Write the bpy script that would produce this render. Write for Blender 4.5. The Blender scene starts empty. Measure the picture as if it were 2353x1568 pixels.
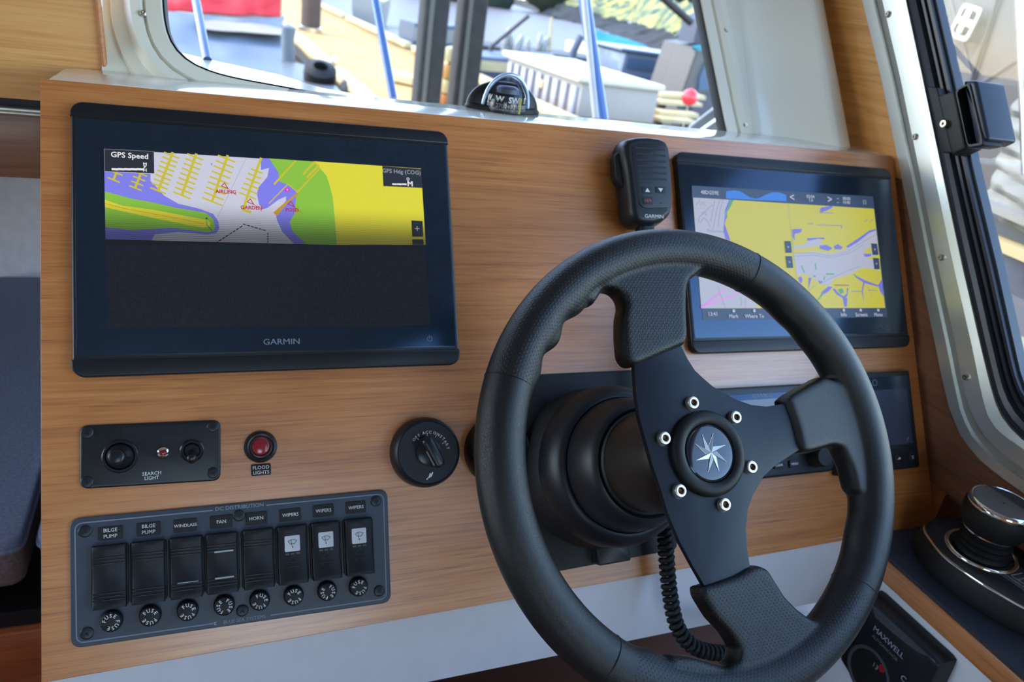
import bpy, bmesh, math, random
from math import sin, cos, pi, radians, atan2, sqrt
from mathutils import Vector, Matrix, noise
from mathutils.geometry import tessellate_polygon
random.seed(7)
S = bpy.context.scene
COL = S.collection

# ------------------------------------------------------------------ camera
FPX = 1777.96
CAM = Vector((0.0983, -0.7649, 1.3873))
R = Matrix(((0.9280479, -0.0213107, 0.3718507), (-0.3447036, -0.4273274, 0.8358054), (0.1410904, -0.9038458, -0.4039261)))
cam = bpy.data.cameras.new('camera'); camo = bpy.data.objects.new('camera', cam); COL.objects.link(camo)
cx, cy, cz = R.col[0], -R.col[1], -R.col[2]
camo.matrix_world = Matrix(((cx.x, cy.x, cz.x, CAM.x), (cx.y, cy.y, cz.y, CAM.y), (cx.z, cy.z, cz.z, CAM.z), (0, 0, 0, 1)))
cam.sensor_width = 36; cam.lens = FPX * 36 / 2353; cam.clip_start = 0.02; cam.clip_end = 400
cam.dof.use_dof = True; cam.dof.focus_distance = 0.60; cam.dof.aperture_fstop = 9.0
S.camera = camo

# ------------------------------------------------------------------ light
EXPO = 0.15
S.view_settings.view_transform = 'Standard'; S.view_settings.look = 'None'
S.view_settings.exposure = EXPO; S.view_settings.gamma = 1; S.view_settings.use_curve_mapping = False
S.cycles.max_bounces = 10; S.cycles.diffuse_bounces = 5; S.cycles.glossy_bounces = 5
S.cycles.transmission_bounces = 8; S.cycles.transparent_max_bounces = 12
S.cycles.caustics_reflective = False; S.cycles.caustics_refractive = False
S.cycles.sample_clamp_indirect = 8
W = bpy.data.worlds.new('sky'); S.world = W; W.use_nodes = True
wn = W.node_tree.nodes; wl = W.node_tree.links
SUNV = Vector((-0.62, 0.30, 0.72)).normalized()
sky = wn.new('ShaderNodeTexSky'); sky.sky_type = 'NISHITA'; sky.sun_disc = False
sky.sun_elevation = math.asin(SUNV.z); sky.sun_rotation = atan2(SUNV.x, SUNV.y); sky.air_density = 1.0; sky.dust_density = 0.6
wn['Background'].inputs['Strength'].default_value = 1.25
wl.new(sky.outputs[0], wn['Background'].inputs['Color'])
sun = bpy.data.lights.new('sun', 'SUN'); suno = bpy.data.objects.new('sun', sun); COL.objects.link(suno)
sun.energy = 4.0; sun.angle = radians(0.6); sun.color = (1.0, 0.93, 0.80)
suno.rotation_euler = (-SUNV).to_track_quat('-Z', 'Y').to_euler()

# ------------------------------------------------------------------ frames
TILT = radians(32)
PU = Vector((1, 0, 0)); PY = Vector((0, sin(TILT), cos(TILT))); PN = Vector((0, -cos(TILT), sin(TILT)))
PO = Vector((0, 0, 1.25))
def fr(o, x, y, z):
    return Matrix(((x.x, y.x, z.x, o.x), (x.y, y.y, z.y, o.y), (x.z, y.z, z.z, o.z), (0, 0, 0, 1)))
PF = fr(PO, PU, PY, PN)                        # helm panel: x right, y up the slope, z out of the wood
WC = Vector((0.470771, -0.337241, 1.073073)); WZ = Vector((0.012149, -0.777805, 0.628389)).normalized()
WC = Vector((WC.x, WC.y, WC.z))
def ray(px, py): return R @ Vector(((px - 1176.5) / FPX, (py - 784) / FPX, 1))
def onp(px, py, P, N):
    d = ray(px, py); return CAM + d * ((Vector(P) - CAM).dot(N) / d.dot(N))
def hz(px, py, z): return onp(px, py, (0, 0, z), Vector((0, 0, 1)))
def fy(px, py, y): return onp(px, py, (0, y, 0), Vector((0, 1, 0)))
def sx(px, py, x): return onp(px, py, (x, 0, 0), Vector((1, 0, 0)))
def pp(px, py, w=0.0):
    v = onp(px, py, PO + PN * w, PN) - PO; return (v.dot(PU), v.dot(PY))
I4 = Matrix.Identity(4)

# ------------------------------------------------------------------ mesh builder
def inset(poly, d):
    n = len(poly); out = []
    for i in range(n):
        a = Vector(poly[i - 1]); b = Vector(poly[i]); c = Vector(poly[(i + 1) % n])
        e1 = (b - a); e2 = (c - b)
        if e1.length < 1e-9: e1 = e2
        if e2.length < 1e-9: e2 = e1
        e1 = e1.normalized(); e2 = e2.normalized()
        n1 = Vector((-e1.y, e1.x)); n2 = Vector((-e2.y, e2.x)); m = n1 + n2
        if m.length < 1e-6: m = n1
        m.normalize(); k = d / max(0.45, m.dot(n1))
        out.append((b.x + m.x * k, b.y + m.y * k))
    return out
def area(poly): return sum(poly[i - 1][0] * poly[i][1] - poly[i][0] * poly[i - 1][1] for i in range(len(poly))) / 2
def ccw(poly): return list(poly) if area(poly) > 0 else list(reversed(poly))
def rrect(cx, cy, w, h, r, seg=6):
    p = []
    for (sx_, sy_, a0) in ((1, 1, 0), (-1, 1, 90), (-1, -1, 180), (1, -1, 270)):
        for i in range(seg + 1):
            a = radians(a0 + 90 * i / seg); p.append((cx + sx_ * (w / 2 - r) + r * cos(a), cy + sy_ * (h / 2 - r) + r * sin(a)))
    return p
def rpoly(pts, r, seg=6):
    pts = ccw(pts); n = len(pts); out = []
    rr = r if isinstance(r, (list, tuple)) else [r] * n
    for i in range(n):
        a = Vector(pts[i - 1]); b = Vector(pts[i]); c = Vector(pts[(i + 1) % n])
        u = (a - b); v = (c - b); ri = min(rr[i], u.length * .49, v.length * .49)
        u.normalize(); v.normalize(); p0 = b + u * ri; p1 = b + v * ri
        for k in range(seg + 1):
            t = k / seg; q = p0 * (1 - t) ** 2 + b * 2 * t * (1 - t) + p1 * t * t; out.append((q.x, q.y))
    return out
def circ(cx, cy, r, n=32, ry=None): return [(cx + r * cos(2 * pi * i / n), cy + (ry or r) * sin(2 * pi * i / n)) for i in range(n)]
class MB:
    def __init__(s): s.v = []; s.f = []; s.m = []
    def add(s, vs, fs, mi=0, M=None):
        o = len(s.v); s.v += [(M @ Vector(v)) if M is not None else Vector(v) for v in vs]
        s.f += [[i + o for i in f] for f in fs]; s.m += [mi] * len(fs); return s
    def layers(s, loops, mi=0, M=None, cap0=True, cap1=True, closed=True):
        n = len(loops[0]); vs = [p for l in loops for p in l]; fs = []
        for k in range(len(loops) - 1):
            for i in range(n if closed else n - 1):
                j = (i + 1) % n; fs.append([k * n + i, k * n + j, (k + 1) * n + j, (k + 1) * n + i])
        if cap0: fs.append(list(reversed(range(n))))
        if cap1: fs.append([(len(loops) - 1) * n + i for i in range(n)])
        return s.add(vs, fs, mi, M)
    def slab(s, poly, z0, z1, bt=0, bb=0, mi=0, M=None, st=3):
        poly = ccw(poly); L = []
        if bb:
            for i in range(st): a = pi / 2 * i / st; L.append([(x, y, z0 + bb * (1 - cos(a))) for x, y in inset(poly, bb * (1 - sin(a)))])
        L.append([(x, y, z0 + bb) for x, y in poly])
        if z1 - bt - z0 - bb > 1e-7: L.append([(x, y, z1 - bt) for x, y in poly])
        if bt:
            for i in range(1, st + 1): a = pi / 2 * i / st; L.append([(x, y, z1 - bt + bt * sin(a)) for x, y in inset(poly, bt * (1 - cos(a)))])
        return s.layers(L, mi, M)
    def flat(s, poly, z, mi=0, M=None):
        poly = ccw(poly); t = tessellate_polygon([[Vector((x, y, 0)) for x, y in poly]])
        vs = [(x, y, z) for x, y in poly]; fs = []
        for a, b, c in t:
            A, B, C_ = poly[a], poly[b], poly[c]
            cr = (B[0] - A[0]) * (C_[1] - A[1]) - (B[1] - A[1]) * (C_[0] - A[0]); fs.append([a, b, c] if cr > 0 else [a, c, b])
        return s.add(vs, fs, mi, M)
    def line(s, pts, w, z, mi=0, M=None, closed=False):
        n = len(pts)
        for i in range(n if closed else n - 1):
            a = Vector(pts[i]); b = Vector(pts[(i + 1) % n]); d = (b - a)
            if d.length < 1e-9: continue
            d.normalize(); q = Vector((-d.y, d.x)) * w / 2; e = d * w * .3; a = a - e; b = b + e
            s.add([(a.x - q.x, a.y - q.y, z), (b.x - q.x, b.y - q.y, z), (b.x + q.x, b.y + q.y, z), (a.x + q.x, a.y + q.y, z)], [[0, 1, 2, 3]], mi, M)
        return s
    def box(s, c, d, mi=0, M=None, bev=0):
        x, y, z = c; w, h, t = d
        if bev: return s.slab(rrect(x, y, w, h, bev, 2), z - t / 2, z + t / 2, bev, bev, mi, M, 2)
        return s.slab([(x - w / 2, y - h / 2), (x + w / 2, y - h / 2), (x + w / 2, y + h / 2), (x - w / 2, y + h / 2)], z - t / 2, z + t / 2, 0, 0, mi, M)
    def lathe(s, prof, n=40, mi=0, M=None, c0=True, c1=True):
        L = [[(max(r, 1e-5) * cos(2 * pi * i / n), max(r, 1e-5) * sin(2 * pi * i / n), z) for i in range(n)] for r, z in prof]
        return s.layers(L, mi, M, c0, c1)
    def tube(s, path, r, n=10, mi=0, M=None, sc=(1, 1), up=None):
        P = [Vector(p) for p in path]; L = []; k = len(P)
        t = (P[1] - P[0]).normalized(); u = Vector(up) if up else (Vector((0, 0, 1)) if abs(t.z) < .9 else Vector((1, 0, 0)))
        u = (u - t * u.dot(t)).normalized()
        for i in range(k):
            t = (P[min(i + 1, k - 1)] - P[max(i - 1, 0)]).normalized(); u = (u - t * u.dot(t)).normalized(); w = t.cross(u)
            ri = r[i] if isinstance(r, (list, tuple)) else r
            L.append([P[i] + u * (cos(2 * pi * j / n) * ri * sc[0]) + w * (sin(2 * pi * j / n) * ri * sc[1]) for j in range(n)])
        return s.layers(L, mi, M)
    def poly3(s, pts, mi=0, th=None):
        """planar polygon in 3-D given thickness vector"""
        n = len(pts); P = [Vector(p) for p in pts]
        if th is None: return s.add(P, [list(range(n))], mi)
        return s.layers([P, [p + Vector(th) for p in P]], mi)
    def text(s, txt, x, y, z, size, mi=0, M=None, ang=0, bold=0.0, al='C', sx_=1.0, shear=0):
        if 'M' in txt and bold:      # the font's M breaks when thickened: overprint it instead
            for q_ in (-bold, bold): s.text(txt, x + q_ * size * cos(ang), y + q_ * size * sin(ang), z + .00004 * (1 + q_ / bold * .5), size, mi, M, ang, 0, al, sx_, shear)
            bold = 0
        vs, fs, w = glyph(txt, bold)
        h = 0.36
        off = {'C': -w / 2, 'L': 0, 'R': -w}[al]; ca, sa = cos(ang), sin(ang); out = []
        for a, b in vs:
            p = ((a + off) * sx_ + (b) * shear) * size; q = (b - h) * size; out.append((x + p * ca - q * sa, y + p * sa + q * ca, z))
        return s.add(out, fs, mi, M)
    def arctext(s, txt, cx, cy, r, a0, z, size, mi=0, M=None, step=None, bold=0.0):
        """letters on a circle, clockwise from angle a0 (deg)"""
        a = a0
        for ch in txt:
            s.text(ch, cx + r * cos(radians(a)), cy + r * sin(radians(a)), z, size, mi, M, radians(a - 90), bold); a -= step
        return s
_g = {}
def glyph(txt, bold=0.0):
    k = (txt, bold)
    if k not in _g:
        cu = bpy.data.curves.new('t', 'FONT'); cu.body = txt; cu.size = 1; cu.resolution_u = 2; cu.offset = bold
        ob = bpy.data.objects.new('t', cu); me = bpy.data.meshes.new_from_object(ob)
        vs = [(v.co.x, v.co.y) for v in me.vertices]; fs = [list(p.vertices) for p in me.polygons]
        x0 = min(v[0] for v in vs); x1 = max(v[0] for v in vs)
        vs = [(a - x0, b) for a, b in vs]
        ff = []
        for f in fs:
            ar = sum(vs[f[i - 1]][0] * vs[f[i]][1] - vs[f[i]][0] * vs[f[i - 1]][1] for i in range(len(f)))
            ff.append(f if ar > 0 else f[::-1])
        _g[k] = (vs, ff, x1 - x0)
        bpy.data.objects.remove(ob); bpy.data.curves.remove(cu); bpy.data.meshes.remove(me)
    return _g[k]

def obj(name, mb, mats, parent=None, M=None, ang=38, smooth=True, kind=None, label=None):
    me = bpy.data.meshes.new(name); me.from_pydata([tuple(v) for v in mb.v], [], mb.f)
    if not isinstance(mats, (list, tuple)): mats = [mats]
    for m in mats: me.materials.append(m)
    if len(mats) > 1: me.polygons.foreach_set('material_index', mb.m)
    if smooth:
        me.shade_smooth(); me.set_sharp_from_angle(angle=radians(ang))
    me.update(); o = bpy.data.objects.new(name, me); COL.objects.link(o)
    if parent: o.parent = parent
    if M is not None: o.matrix_local = M
    if kind: o['kind'] = kind
    if label: o['label'] = label
    return o
def thing(name, label, cat, M=None, group=None):
    o = bpy.data.objects.new(name, None); COL.objects.link(o); o.empty_display_size = .02
    if M is not None: o.matrix_world = M
    o['label'] = label; o['category'] = cat
    if group: o['group'] = group
    return o
def tag(o, label, cat, group=None):
    o['label'] = label; o['category'] = cat
    if group: o['group'] = group
    return o
def struct(name, mb, m, parent=None, **k):
    o = obj(name, mb, m, parent, **k)
    if not parent: o['kind'] = 'structure'
    return o

# ------------------------------------------------------------------ materials
def lin(c):
    if isinstance(c, str): c = tuple(int(c[i:i + 2], 16) / 255 for i in (0, 2, 4))
    return tuple(x / 12.92 if x <= .04045 else ((x + .055) / 1.055) ** 2.4 for x in c) + (1,)
def mat(name):
    m = bpy.data.materials.new(name); m.use_nodes = True; return m, m.node_tree.nodes, m.node_tree.links, m.node_tree.nodes['Principled BSDF']
def mathn(n, l, op, a, b=None, c=None):
    q = n.new('ShaderNodeMath'); q.operation = op
    for i, v in enumerate((a, b, c)):
        if v is None: continue
        if isinstance(v, (int, float)): q.inputs[i].default_value = v
        else: l.new(v, q.inputs[i])
    return q.outputs[0]
def pbr(name, col, rough=.5, metal=0, coat=0, var=.06, nscale=40, bump=0.0, bscale=300, spec=.5, crough=.05, trans=0, ior=1.45):
    m, n, l, b = mat(name)
    c = lin(col); tc = n.new('ShaderNodeTexCoord')
    nz = n.new('ShaderNodeTexNoise'); nz.inputs['Scale'].default_value = nscale; nz.inputs['Detail'].default_value = 4
    l.new(tc.outputs['Object'], nz.inputs['Vector'])
    mr = n.new('ShaderNodeMapRange'); mr.inputs['From Min'].default_value = .3; mr.inputs['From Max'].default_value = .7
    mr.inputs['To Min'].default_value = 1 - var; mr.inputs['To Max'].default_value = 1 + var; l.new(nz.outputs['Fac'], mr.inputs['Value'])
    vm = n.new('ShaderNodeVectorMath'); vm.operation = 'SCALE'; vm.inputs[0].default_value = c[:3]; l.new(mr.outputs[0], vm.inputs['Scale'])
    l.new(vm.outputs[0], b.inputs['Base Color'])
    b.inputs['Roughness'].default_value = rough; b.inputs['Metallic'].default_value = metal
    b.inputs['Coat Weight'].default_value = coat; b.inputs['Coat Roughness'].default_value = crough
    b.inputs['Specular IOR Level'].default_value = spec; b.inputs['Transmission Weight'].default_value = trans; b.inputs['IOR'].default_value = ior
    if bump:
        n2 = n.new('ShaderNodeTexNoise'); n2.inputs['Scale'].default_value = bscale; n2.inputs['Detail'].default_value = 5; l.new(tc.outputs['Object'], n2.inputs['Vector'])
        bp = n.new('ShaderNodeBump'); bp.inputs['Strength'].default_value = bump; bp.inputs['Distance'].default_value = .001
        l.new(n2.outputs['Fac'], bp.inputs['Height']); l.new(bp.outputs[0], b.inputs['Normal'])
    return m
def wood(name, c_dark, c_mid, c_light, axis='X', scale=1.0, rough=.42, coat=.25, fine=1.0, spec=.5):
    m, n, l, b = mat(name); tc = n.new('ShaderNodeTexCoord')
    st = {'X': (1.1, 16, 16), 'Y': (16, 1.1, 16), 'Z': (16, 16, 1.1)}[axis]
    mp = n.new('ShaderNodeMapping'); mp.inputs['Scale'].default_value = [s * scale for s in st]; l.new(tc.outputs['Object'], mp.inputs['Vector'])
    n1 = n.new('ShaderNodeTexNoise'); n1.inputs['Scale'].default_value = 1.6; n1.inputs['Detail'].default_value = 5; n1.inputs['Distortion'].default_value = .9; l.new(mp.outputs[0], n1.inputs['Vector'])
    # cathedral bands
    sc = mathn(n, l, 'MULTIPLY', n1.outputs['Fac'], 11.0); fr_ = mathn(n, l, 'PINGPONG', sc, 1.0)
    fs = {'X': (5, 260, 260), 'Y': (260, 5, 260), 'Z': (260, 260, 5)}[axis]
    mp2 = n.new('ShaderNodeMapping'); mp2.inputs['Scale'].default_value = fs; l.new(tc.outputs['Object'], mp2.inputs['Vector'])
    n2 = n.new('ShaderNodeTexNoise'); n2.inputs['Scale'].default_value = 1.3; n2.inputs['Detail'].default_value = 6; n2.inputs['Roughness'].default_value = .65; l.new(mp2.outputs[0], n2.inputs['Vector'])
    fs3 = {'X': (30, 700, 700), 'Y': (700, 30, 700), 'Z': (700, 700, 30)}[axis]
    mp3 = n.new('ShaderNodeMapping'); mp3.inputs['Scale'].default_value = fs3; l.new(tc.outputs['Object'], mp3.inputs['Vector'])
    n3 = n.new('ShaderNodeTexNoise'); n3.inputs['Scale'].default_value = 1.0; n3.inputs['Detail'].default_value = 3; l.new(mp3.outputs[0], n3.inputs['Vector'])
    a = mathn(n, l, 'MULTIPLY_ADD', fr_, .22, -.11)
    f = mathn(n, l, 'MULTIPLY_ADD', n2.outputs['Fac'], 1.5 * fine, .5 - .75 * fine); f = mathn(n, l, 'ADD', f, a)
    g = mathn(n, l, 'MULTIPLY_ADD', n3.outputs['Fac'], .7 * fine, -.35 * fine); f = mathn(n, l, 'ADD', f, g)
    fs4 = {'X': (14, 520, 520), 'Y': (520, 14, 520), 'Z': (520, 520, 14)}[axis]
    mp4 = n.new('ShaderNodeMapping'); mp4.inputs['Scale'].default_value = fs4; l.new(tc.outputs['Object'], mp4.inputs['Vector'])
    n4 = n.new('ShaderNodeTexNoise'); n4.inputs['Scale'].default_value = 1.0; n4.inputs['Detail'].default_value = 2; l.new(mp4.outputs[0], n4.inputs['Vector'])
    pr = n.new('ShaderNodeMapRange'); pr.inputs['From Min'].default_value = .60; pr.inputs['From Max'].default_value = .74; pr.inputs['To Max'].default_value = -.42 * fine; l.new(n4.outputs['Fac'], pr.inputs[0])
    f = mathn(n, l, 'ADD', f, pr.outputs[0])
    cr = n.new('ShaderNodeValToRGB'); e = cr.color_ramp.elements; e[0].position = .12; e[0].color = lin(c_dark); e[1].position = .88; e[1].color = lin(c_light)
    k = e.new(.48); k.color = lin(c_mid); l.new(f, cr.inputs[0]); l.new(cr.outputs[0], b.inputs['Base Color'])
    b.inputs['Roughness'].default_value = rough; b.inputs['Coat Weight'].default_value = coat; b.inputs['Coat Roughness'].default_value = .28; b.inputs['Specular IOR Level'].default_value = spec
    bp = n.new('ShaderNodeBump'); bp.inputs['Strength'].default_value = .25; bp.inputs['Distance'].default_value = .0004; l.new(f, bp.inputs['Height']); l.new(bp.outputs[0], b.inputs['Normal'])
    return m
def emit(name, col, k=1.0, fade=None):
    m, n, l, b = mat(name); c = lin(col); b.inputs['Base Color'].default_value = (.012, .012, .014, 1); b.inputs['Roughness'].default_value = .35
    b.inputs['Emission Color'].default_value = c; s = k * 2 ** (-EXPO)
    tc = n.new('ShaderNodeTexCoord'); sp = n.new('ShaderNodeSeparateXYZ'); l.new(tc.outputs['Object'], sp.inputs[0])
    nz = n.new('ShaderNodeTexNoise'); nz.inputs['Scale'].default_value = 900; l.new(tc.outputs['Object'], nz.inputs['Vector'])
    v = mathn(n, l, 'MULTIPLY_ADD', nz.outputs['Fac'], .10, .95)
    if fade:   # the display's refresh: lit rows thin out down to a dark half
        y0, y1 = fade
        t = n.new('ShaderNodeMapRange'); t.inputs['From Min'].default_value = y0; t.inputs['From Max'].default_value = y1; t.interpolation_type = 'SMOOTHSTEP'
        l.new(sp.outputs['Y'], t.inputs['Value'])
        wv = mathn(n, l, 'SINE', mathn(n, l, 'MULTIPLY', sp.outputs['Y'], 2 * pi / .00165))
        wv = mathn(n, l, 'MULTIPLY_ADD', wv, .5, .5); inv = mathn(n, l, 'SUBTRACT', 1.0, t.outputs[0])
        rows = mathn(n, l, 'SUBTRACT', 1.0, mathn(n, l, 'MULTIPLY', wv, mathn(n, l, 'MULTIPLY', inv, .45)))
        base = mathn(n, l, 'MULTIPLY_ADD', t.outputs[0], .78, .22)
        cut = mathn(n, l, 'GREATER_THAN', sp.outputs['Y'], y0 - .0005)
        v = mathn(n, l, 'MULTIPLY', v, mathn(n, l, 'MULTIPLY', mathn(n, l, 'MULTIPLY', base, rows), cut))
    l.new(mathn(n, l, 'MULTIPLY', v, s), b.inputs['Emission Strength'])
    return m
def glassm(name, tint='ffffff', rough=0.0, a=.06):
    m, n, l, b = mat(name); n.remove(b); out = n['Material Output']
    t = n.new('ShaderNodeBsdfTransparent'); t.inputs[0].default_value = lin(tint); g = n.new('ShaderNodeBsdfGlossy'); g.inputs['Roughness'].default_value = rough
    fz = n.new('ShaderNodeFresnel'); fz.inputs[0].default_value = 1.45; mx = n.new('ShaderNodeMixShader')
    nz = n.new('ShaderNodeTexNoise'); nz.inputs['Scale'].default_value = 30
    l.new(mathn(n, l, 'MULTIPLY', fz.outputs[0], mathn(n, l, 'MULTIPLY_ADD', nz.outputs['Fac'], .1, .85)), mx.inputs[0]); l.new(t.outputs[0], mx.inputs[1]); l.new(g.outputs[0], mx.inputs[2]); l.new(mx.outputs[0], out.inputs[0])
    return m
M_wood = wood('teak_laminate', '8f5326', 'b9743a', 'c98b50', 'X', coat=.8, rough=.36, fine=.75)
M_wood.node_tree.nodes['Principled BSDF'].inputs['Coat IOR'].default_value = 1.75
M_wood.node_tree.nodes['Principled BSDF'].inputs['Coat Roughness'].default_value = .33
M_woodL = wood('pale_laminate_along', 'b07a44', 'd39a5c', 'e2b074', 'X', scale=.8, fine=.45)
M_woodS = wood('pale_laminate_side', 'b27a44', 'd49a58', 'e4b074', 'Y', scale=.8, fine=.5)
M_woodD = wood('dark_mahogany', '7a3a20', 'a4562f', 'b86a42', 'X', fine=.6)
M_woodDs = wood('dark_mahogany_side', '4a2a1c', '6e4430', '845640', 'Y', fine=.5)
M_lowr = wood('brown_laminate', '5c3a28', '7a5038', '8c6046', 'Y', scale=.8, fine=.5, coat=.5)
M_edge = wood('teak_edge', '8a532e', 'b57647', 'c98d60', 'Y', fine=.5)
M_blk = pbr('black_plastic', '15191f', .42, spec=.4, var=.05, bump=.06, bscale=1500)
M_blkm = pbr('matt_black', '101317', .6, var=.08, bump=.1, bscale=1200)
M_blks = pbr('satin_black', '16191e', .3, var=.05)
M_bezel = pbr('bezel_black', '161b21', .38, var=.04, bump=.05, bscale=2500)
M_scr = pbr('screen_glass', '1a2430', .18, coat=.0, var=.1, spec=.7)
for _m in (M_scr,):
    _b = _m.node_tree.nodes['Principled BSDF']; _b.inputs['IOR'].default_value = 1.6; _b.inputs['Specular Tint'].default_value = (.42, .62, .95, 1)
M_dark = pbr('near_black', '07090b', .55)
M_white = pbr('white_gelcoat', 'e9ebe4', .14, coat=.6, var=.015, nscale=5, crough=.04)
M_cream = pbr('cream_moulding', 'dcdace', .35, var=.02, nscale=8)
M_fascia = pbr('white_fascia', 'd6d8de', .45, var=.02)
M_alu = pbr('brushed_aluminium', 'c9ccc9', .36, metal=.75, var=.03, bump=.05)
M_chrome = pbr('chrome', 'e6e6e4', .10, metal=1, var=.02)
M_steel = pbr('stainless', 'cfcac0', .22, metal=1, var=.1, nscale=600)
M_ano = pbr('anodised_black', '131b26', .36, spec=.28, var=.05, bump=.04, bscale=3000)
M_print = pbr('white_print', 'cfd1d2', .6, var=.03)
M_printd = pbr('grey_print', '7d8794', .6, var=.03)
M_printf = pbr('faint_print', '30353c', .6, var=.03)
M_dc = pbr('panel_slate', '39424e', .48, var=.04, bump=.1, bscale=2500)
M_grey = pbr('indicator_grey', '4a4d50', .5)
M_lens = pbr('white_lens', 'c3c6cc', .35, var=.03)
M_red = pbr('red_lens', '8e1c2b', .25, coat=.5)
M_rub = pbr('black_rubber', '0e1114', .55, spec=.35, var=.1, bump=.1, bscale=700)

# ------------------------------------------------------------------ the boat's shell
ZT = PO.z + pp(91, 180)[1] * cos(TILT); YT = pp(91, 180)[1] * sin(TILT)
PX0, PX1, PB = -0.0235, 0.9400, -0.470
LEAN = Vector((0, .625, .78)).normalized(); WFN = Vector((0, -.78, .625)).normalized()
WO = Vector((0, .0985, 1.268)); WF = fr(WO, PU, LEAN, WFN)
def wf(px, py, d=0):
    v = onp(px, py, WO + WFN * d, WFN) - WO; return (v.dot(PU), v.dot(LEAN))
def resample(poly, n):
    P = [Vector(p) for p in poly]; P.append(P[0]); L = [0]
    for i in range(1, len(P)): L.append(L[-1] + (P[i] - P[i - 1]).length)
    out = []
    j = 0
    for k in range(n):
        t = L[-1] * k / n
        while j < len(L) - 2 and L[j + 1] < t: j += 1
        u = (t - L[j]) / max(1e-9, L[j + 1] - L[j]); q = P[j].lerp(P[j + 1], u); out.append((q.x, q.y))
    return out
hole = [wf(373, 0), wf(378, 60), wf(384, 98), wf(402, 128), wf(431, 149), wf(476, 167), wf(535, 181), wf(640, 199), wf(760, 222)]
hx = wf(760, 222)
hole += [(.40, hx[1] - .022), (.60, hx[1] - .035)]
r0, r1 = wf(1665, 296), wf(1606, 0)
dr = ((r1[0] - r0[0]) / (r1[1] - r0[1]))
hole += [(r0[0] - .03, r0[1] - .075), (r0[0] + .004, r0[1] - .045), r0, r1, (r0[0] + dr * .50, .50), (r0[0] + dr * .54 - .05, .545), (.13, .545), (.075, .50)]
hole = ccw(hole); NH = 200
hs = resample(hole, NH)
for _ in range(5): hs = [((hs[i - 1][0] + 2 * hs[i][0] + hs[(i + 1) % NH][0]) / 4, (hs[i - 1][1] + 2 * hs[i][1] + hs[(i + 1) % NH][1]) / 4) for i in range(NH)]
def ringband(mb, polys_z, mi=0, M=None):
    """loops given as (poly, z), all with the same count, bridged"""
    return mb.layers([[(x, y, z) for x, y in p] for p, z in polys_z], mi, M, False, False)
mb = MB()
b0, b1, b2 = inset(hs, -.018), inset(hs, -.034), inset(hs, -.050)
ringband(mb, [(hs, -.009), (hs, .000), (inset(hs, -.002), .003), (inset(hs, -.016), .004), (b0, .0), (inset(hs, -.0205), .005), (inset(hs, -.030), .0075), (b1, .002), (inset(hs, -.036), .0), (inset(hs, -.047), -.002), (b2, -.010)])
wmould = struct('window_1', mb, M_cream, M=WF, ang=30)
mb = MB(); ringband(mb, [(inset(hs, .004), -.009), (inset(hs, .0035), -.003), (inset(hs, .001), .0015), (inset(hs, -.0015), .001), (inset(hs, -.0015), -.009)])
obj('gasket', mb, M_rub, wmould)
mb = MB(); mb.flat(inset(hs, .001), -.006); obj('glass_pane', mb, glassm('window_glass'), wmould)
for q in (wf(330, 40), wf(1662, 76), wf(1706, 294), (.30, .575), (.55, .575)):
    m_ = MB(); m_.lathe([(.0033, .004), (.0033, .0072), (.0022, .0085), (.001, .0085), (.001, .0075)], 16, M=Matrix.Translation((q[0], q[1], 0)))
    obj('screw', m_, M_steel, wmould)
# cabin front wall round the window
WL = 0.0145
outer = rpoly([(WL, -.09), (.955, -.09), (.955, .72), (WL, .72)], .002, 2)
def angsort(poly, c, n):
    P = poly + [poly[0]]; out = []
    for k in range(n):
        a = 2 * pi * k / n; d = Vector((cos(a), sin(a))); best = None
        for i in range(len(P) - 1):
            p = Vector(P[i]) - Vector(c); e = Vector(P[i + 1]) - Vector(P[i]); den = d.x * e.y - d.y * e.x
            if abs(den) < 1e-12: continue
            t = (p.x * e.y - p.y * e.x) / den; u = (p.x * d.y - p.y * d.x) / den
            if t > 0 and -1e-6 <= u <= 1 + 1e-6 and (best is None or t > best): best = t
        out.append((c[0] + d.x * best, c[1] + d.y * best))
    return out
mb = MB(); cc = (.4, .25); i2 = angsort(inset(hs, -.045), cc, 160); o2 = angsort(outer, cc, 160)
ringband(mb, [(i2, -.04), (i2, -.006), (o2, -.006), (o2, -.04), (i2, -.04)])
struct('wall_front', mb, M_cream, M=WF)
# rounded corner post, starboard
mb = MB(); prof = []
xa0, xa1 = wf(1735, 300), wf(1700, 0); xb0, xb1 = wf(1915, 325), wf(1856, 0)
def line_at(p0, p1, y): t = (y - p0[1]) / (p1[1] - p0[1]); return p0[0] + (p1[0] - p0[0]) * t
Ls = []
for y in [-.05 + .77 * i / 16 for i in range(17)]:
    xa, xb = line_at(xa0, xa1, y), max(line_at(xb0, xb1, y), line_at(xa0, xa1, y) + .10)
    row = []
    for t, zz in ((0, -.007), (.04, -.0035), (.10, -.002), (.22, -.001), (.36, .004), (.50, .014), (.62, .026), (.70, .034), (.745, .038), (.78, .0385), (.86, .036), (.94, .033), (.985, .029), (1.0, .022), (1.0, -.02)):
        row.append((xa + (xb - xa) * t, y, zz))
    Ls.append(row)
mb.layers(Ls, 0, None, False, False, closed=False)
struct('trim_1', mb, M_white, M=WF, ang=50)['label'] = 'glossy white corner post right of the windscreen'
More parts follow.
